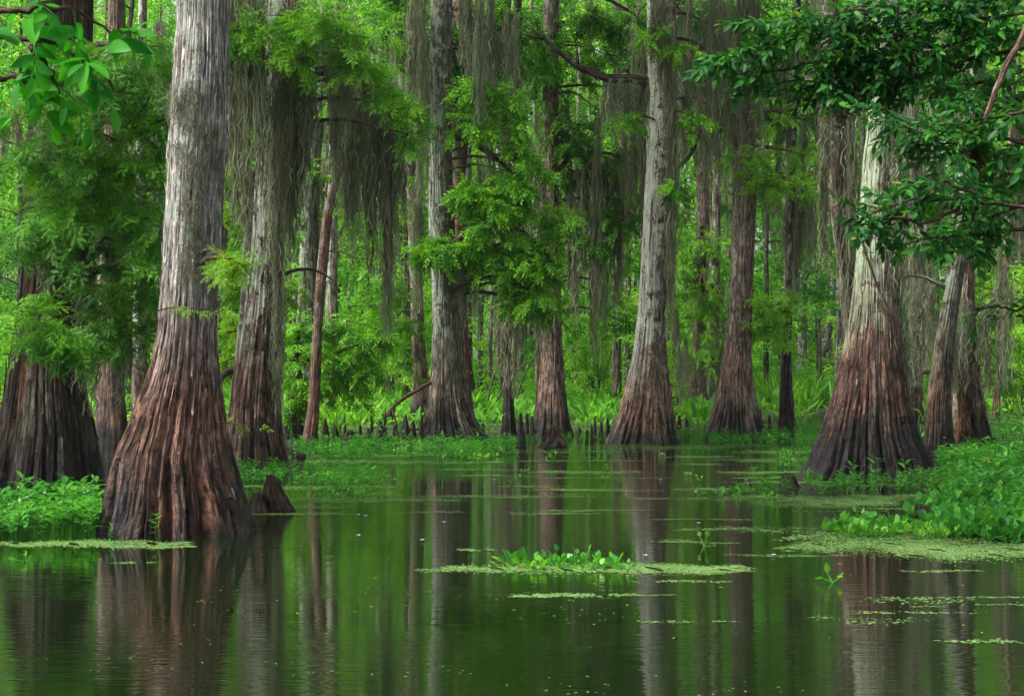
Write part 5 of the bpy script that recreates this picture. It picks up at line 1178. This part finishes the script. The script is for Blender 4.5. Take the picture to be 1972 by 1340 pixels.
BG_LAB = 'tall leafy tree in the background forest'
BG_GRP = 'background forest trees'
variants = []
for k, (mat, bark, h, ncl, crown0) in enumerate([('far', 'bark_far', 22, 46, .06), ('far_d', 'bark_far', 26, 52, .12), ('far_y', 'bark_pale', 20, 40, .05), ('far', 'bark_dark', 24, 48, .10), ('far_y', 'bark_far', 25, 50, .07), ('far_d', 'bark_pale', 24, 42, .2)]):
    rt = root('background_tree', (0, 0, 0), BG_LAB, 'tree', BG_GRP)
    far_tree(700 + k, h, rt, ncl, 330, mat, bark, .20, crown0)
    variants.append(rt)
g = np.random.default_rng(123); used = [False] * 6
def place(kv, x, D, sc=1.0):
    loc = (P(x, 700, D)[0], D, float(max(ground_z(np.array([P(x, 700, D)[0]]), np.array([D]))[0], -.3)))
    if not used[kv]:
        used[kv] = True; v = variants[kv]; v.location = loc; v.rotation_euler = (0, 0, g.uniform(0, 6.28)); v.scale = (sc, sc, sc); return v
    return copy_tree(variants[kv], loc, g.uniform(0, 6.28), sc)
rows = [(58, 9, .85), (68, 12, .9), (80, 16, 1.0), (94, 20, 1.05), (110, 24, 1.2), (128, 28, 1.35)]
for D, n, sc in rows:
    for i in range(n):
        x = -120 + 2200 * (i + g.uniform(0.1, .9)) / n
        place(int(g.integers(0, 6)), x, D + g.uniform(-5, 5), sc * g.uniform(.85, 1.15))

for X_, Y_, k_, sc_ in ((-9.6, 21.0, 0, .62), (-11.5, 24.5, 3, .7), (-10.2, 27.5, 1, .75), (11.5, 22.5, 3, .6), (13.0, 27.5, 1, .7)):  # unseen trees added outside the frame to throw shade on both sides
    copy_tree(variants[k_], (X_, Y_, 0.0), X_ * 3.3, sc_, 'unseen leafy tree added beside the channel to shade its edge')
# bare moss-hung trunks in the middle distance, positions from the photograph
def pole(seed, h, r, bark):
    g = np.random.default_rng(seed)
    path = smooth_path([[0, 0, -.3], [g.uniform(-.2, .2), 0, h * .3], [g.uniform(-.4, .4), 0, h * .65], [g.uniform(-.6, .6), 0, h]], 30, g, .05)
    rr_ = r * (1 - np.linspace(0, 1, 30) * .5) + r * .9 * np.exp(-np.maximum(path[:, 2], 0) / .5)
    rt = root('slender_trunk', (0, 0, 0), 'slender bare trunk standing in the middle distance', 'tree', 'slender middle-distance trunks')
    a = Acc(); a.add(*tube(path, rr_, 16, jit=.07, rg=g))
    for k in range(7):
        i = int(g.integers(8, 29)); az = g.uniform(0, 6.28); L = g.uniform(.5, 1.6); e = path[i] + np.array([math.cos(az), math.sin(az), g.uniform(-.2, .5)]) * L
        a.add(*tube(smooth_path([path[i], (path[i] + e) / 2 + [0, 0, .1], e], 6, g, .03), np.linspace(r * .25, .01, 6), 5))
    V, Fc = a.get(); mk('trunk', V, Fc, M[bark], rt, True, a.attr()); return rt
poles = [pole(1, 17, .16, 'bark_far'), pole(2, 17, .13, 'bark_dark'), pole(3, 18, .15, 'bark_pale'), pole(4, 16, .10, 'bark_dark'), pole(5, 18, .18, 'bark_far')]
pu = [False] * 5
def hang_moss(seed, n, L):
    g = np.random.default_rng(seed); a = Acc()
    for k in range(n):
        a.add(*tress(g, [g.normal(0, .45), g.normal(0, .3), -abs(g.normal(0, .5))], L * g.uniform(.4, 1), .16, 26, .016, 9))
    V, Fc = a.get(); me = mk('spanish_moss', V, Fc, M['moss' if seed % 2 else 'moss_b']); tag(me, 'moss tresses hanging in the middle-distance trees', 'moss', 'background moss tresses'); return me
mossv = [hang_moss(811, 5, 3.0), hang_moss(812, 6, 2.4), hang_moss(813, 4, 4.0), hang_moss(814, 5, 2.0)]
mu = [False] * 4
def hang(k, loc, sc):
    o = mossv[k]
    if mu[k]: o = o.copy(); col.objects.link(o)
    mu[k] = True; o.location = tuple(float(c) for c in loc); o.rotation_euler = (0, 0, g.uniform(0, 6.28)); o.scale = (sc, sc, sc)
for x, yb, k, sc in [(655, 790, 1, .9), (672, 785, 0, .9), (692, 775, 3, 1), (714, 775, 2, 1), (733, 778, 0, 1.3), (748, 770, 3, 1), (768, 768, 1, .8), (786, 782, 4, .8), (925, 775, 2, .8), (944, 778, 0, .7), (1002, 782, 4, .9), (1016, 770, 1, .8),
    (1108, 776, 4, 1.1), (1128, 765, 3, .9), (1142, 775, 1, 1.2), (1164, 772, 2, 1.2), (1190, 770, 2, .8), (1205, 765, 0, .7), (1408, 765, 1, .8), (1486, 765, 3, .9), (1500, 770, 0, .8), (1575, 760, 1, .8), (1612, 765, 0, .9), (1782, 790, 0, 1), (1800, 780, 3, 1),
    (420, 780, 0, .9), (250, 800, 1, 1), (560, 785, 3, .9), (1735, 775, 3, .8), (1955, 790, 4, 1), (155, 800, 0, 1), (1230, 765, 1, .8), (895, 765, 3, .8), (1690, 765, 0, 1), (1320, 775, 3, .9), (465, 775, 2, .8)]:
    D = D_of(yb); loc = (P(x, yb, D)[0], D, 0.05)
    if pu[k]: copy_tree(poles[k], loc, g.uniform(0, 6.28), sc)
    else: pu[k] = True; poles[k].location = loc; poles[k].scale = (sc, sc, sc)
    for j in range(int(g.integers(1, 4))):
        z = g.uniform(3.5, 13); hang(int(g.integers(0, 4)), (loc[0] + g.uniform(-.5, .5), D + g.uniform(-.6, .3), z), g.uniform(.7, 1.2))

for i in range(38):
    x = g.uniform(-60, 2040); D = g.uniform(58, 112); k = int(g.integers(0, 5)); loc = (P(x, 700, D)[0], D, .05)
    copy_tree(poles[k], loc, g.uniform(0, 6.28), g.uniform(.75, 1.2))
for i in range(70):
    x = g.uniform(-60, 2040); D = g.uniform(46, 75); z = g.uniform(.16, .95) * (HC + .213 * D) + 2.2; hang(int(g.integers(0, 4)), (P(x, 700, D)[0], D, z), g.uniform(.7, 1.3))

# crowns of the main cypresses, above the frame: they shade the bank below
def crown_mesh():
    g = np.random.default_rng(1234); P_ = []
    a = Acc()
    for k in range(34):
        az = g.uniform(0, 6.28); rr_ = 4.2 * math.sqrt(g.random()); c = np.array([math.cos(az) * rr_, math.sin(az) * rr_, g.uniform(0, 4.5) - rr_ * .15]); q = g.uniform(.5, 1.0)
        P_.append(c + g.normal(0, .5, (70, 3)) * [q, q, q * .5])
    P_ = np.vstack(P_); m = len(P_)
    return scatter(LF, P_, g.normal(0, 1, (m, 3)) * [1, 1, .4], g.normal(0, .5, (m, 3)) + [0, 0, 1], .34 * g.uniform(.6, 1.3, m))
cv, cf = crown_mesh(); crown_me = None
for key in ('t0', 't1', 't2', 't5', 't6', 't7', 't9', 't10', 't11', 't12', 't4', 't8', 't1b'):
    rt_, D, (c_, z_, r_) = SURF[key]
    if crown_me is None:
        o = mk('crown', cv, cf, M['cyp'], rt_); crown_me = o.data; crown_me.transform(__import__('mathutils').Matrix.Translation(rt_.location))
    else:
        o = bpy.data.objects.new('crown', crown_me); link(o, rt_)
    o.location = (c_[-1] - rt_.location[0], D - rt_.location[1], z_[-1] + .3); o.rotation_euler = (0, 0, D * 3.1)

# understory shrubs: bright leafy bushes on the far bank
def bush(seed, mat, lsize=.13, w=1.6, h=2.6, n=22, nl=420, name='understory_shrub', label='leafy shrub under the far trees'):
    g = np.random.default_rng(seed); rt = root(name, (0, 0, 0), label, 'shrub', 'understory shrubs'); a = Acc(); P_ = []
    for k in range(n):
        az = g.uniform(0, 6.28); rr_ = w * g.uniform(.1, .9); c = np.array([math.cos(az) * rr_, math.sin(az) * rr_ * .8, h * g.uniform(.15, 1)])
        if k % 3 == 0: a.add(*tube(smooth_path([[0, 0, 0], c * [.4, .4, .6], c], 6, g, .03), np.linspace(.03, .008, 6), 5))
        q = g.uniform(.25, .55); P_.append(c + g.normal(0, .5, (int(nl * q), 3)) * [q, q, q * .6])
    V, Fc = a.get(); mk('stems', V, Fc, M['bark_dark'], rt, True, a.attr())
    P_ = np.vstack(P_); m = len(P_); V, Fc = scatter(LF, P_, g.normal(0, 1, (m, 3)) * [1, 1, .6] + [0, 0, -.3], g.normal(0, .5, (m, 3)) + [0, 0, 1], lsize * g.uniform(.6, 1.3, m)); mk('foliage', V, Fc, M[mat], rt)
    return rt
bushes = [bush(901, 'far'), bush(902, 'far_y', h=3.4), bush(903, 'far', h=1.8, w=2.0), bush(904, 'far_y', .16, 2.2, 4.5, 34)]
bu = [False] * 4
for D, n, s0 in ((52, 12, .55), (62, 16, .8), (76, 20, 1.1), (96, 24, 1.5)):
    for i in range(n):
        x = -100 + 2150 * (i + g.uniform(0.1, .9)) / n; d = D + g.uniform(-4, 4); k = int(g.integers(0, 4)); loc = (P(x, 700, d)[0], d, .05); s = s0 * g.uniform(.7, 1.2)
        if bu[k]: copy_tree(bushes[k], loc, g.uniform(0, 6.28), s)
        else: bu[k] = True; bushes[k].location = loc; bushes[k].scale = (s, s, s)

# the wood's far mass, beyond where single trees can be told apart
g = np.random.default_rng(55); n = 90000
X = g.uniform(-70, 70, n); Y = g.uniform(142, 165, n); Z = g.uniform(0, 40, n)
k = (np.sin(X * .45) + np.sin(X * 1.1 + Z * .5) + np.sin(Z * .55 + X * .2)) > -1.7
pos = np.stack([X, Y + 4 * np.sin(X * .4), Z], -1)[k]; n = len(pos)
V, Fc = scatter(LF, pos, g.normal(0, 1, (n, 3)), g.normal(0, .6, (n, 3)) + [0, 0, 1], .75 * g.uniform(.6, 1.3, n))
tag(mk('far_woods', V, Fc, M['far']), 'distant mass of green forest closing the view', kind='stuff')

# ---------------------------------------------------------------- damp air
m, nt = new_mat('damp_haze'); pv = N(nt, 'ShaderNodeVolumePrincipled'); pv.inputs['Color'].default_value = (0.93, 0.97, 0.93, 1); pv.inputs['Density'].default_value = HAZE; pv.inputs['Anisotropy'].default_value = 0.2
ho = N(nt, 'ShaderNodeOutputMaterial'); nt.links.new(pv.outputs[0], ho.inputs['Volume'])
if HAZE > 0:
    x0, x1, y0, y1, z0, z1 = -410, 410, -70, 910, -1.7, 48
    V = np.array([[x, y, z] for z in (z0, z1) for y in (y0, y1) for x in (x0, x1)], float)
    q = [(0, 2, 3, 1), (4, 5, 7, 6), (0, 1, 5, 4), (2, 6, 7, 3), (0, 4, 6, 2), (1, 3, 7, 5)]
    hz = mk('haze', V, np.array([[a, b, c] for a, b, c, d in q] + [[a, c, d] for a, b, c, d in q]), m); tag(hz, 'thin damp haze between the trees', kind='stuff')

# ================================================================= LIGHT, CAMERA
world = bpy.data.worlds.new('World'); scene.world = world; world.use_nodes = True
nt = world.node_tree; nt.nodes.clear()
sky = nt.nodes.new('ShaderNodeTexSky'); sky.sky_type = 'NISHITA'; sky.sun_disc = False
EL, AZ = math.radians(52), math.radians(-105)
sky.sun_elevation = EL; sky.sun_rotation = AZ; sky.air_density = 1.0; sky.dust_density = 4.0; sky.ozone_density = 0.6
hs = nt.nodes.new('ShaderNodeHueSaturation'); hs.inputs['Saturation'].default_value = 0.35
bg = nt.nodes.new('ShaderNodeBackground'); bg.inputs[1].default_value = 0.065
out = nt.nodes.new('ShaderNodeOutputWorld')
nt.links.new(sky.outputs[0], hs.inputs['Color']); nt.links.new(hs.outputs[0], bg.inputs[0]); nt.links.new(bg.outputs[0], out.inputs[0])
ld = bpy.data.lights.new('sun', 'SUN'); ld.energy = 1.5; ld.angle = math.radians(11); ld.color = (1.0, 0.96, 0.88)
lo = bpy.data.objects.new('sun', ld); col.objects.link(lo)
# sun ahead-right of the camera, high: direction to sun
sd = np.array([math.sin(AZ) * math.cos(EL), math.cos(AZ) * math.cos(EL), math.sin(EL)])
from mathutils import Vector
lo.rotation_euler = Vector((-sd[0], -sd[1], -sd[2])).to_track_quat('-Z', 'Y').to_euler()

cd = bpy.data.cameras.new('camera'); cam = bpy.data.objects.new('camera', cd); col.objects.link(cam)
cam.location = (0, 0, HC); cam.rotation_euler = (math.radians(90), 0, 0)
cd.sensor_width = 36; cd.lens = 36 * F / W; cd.shift_y = (HY - H / 2) / W; cd.clip_end = 3000; cd.clip_start = 0.1
cd.dof.use_dof = True; cd.dof.focus_distance = 24; cd.dof.aperture_fstop = 18.0
scene.camera = cam
scene.view_settings.view_transform = 'Standard'; scene.view_settings.look = 'None'
scene.view_settings.exposure = 2.05; scene.view_settings.gamma = 1.0
c = scene.cycles
c.max_bounces = 7; c.diffuse_bounces = 3; c.glossy_bounces = 3; c.transmission_bounces = 4; c.transparent_max_bounces = 8
c.caustics_reflective = False; c.caustics_refractive = False; c.sample_clamp_indirect = 4.0
c.use_denoising = True; c.volume_bounces = 0
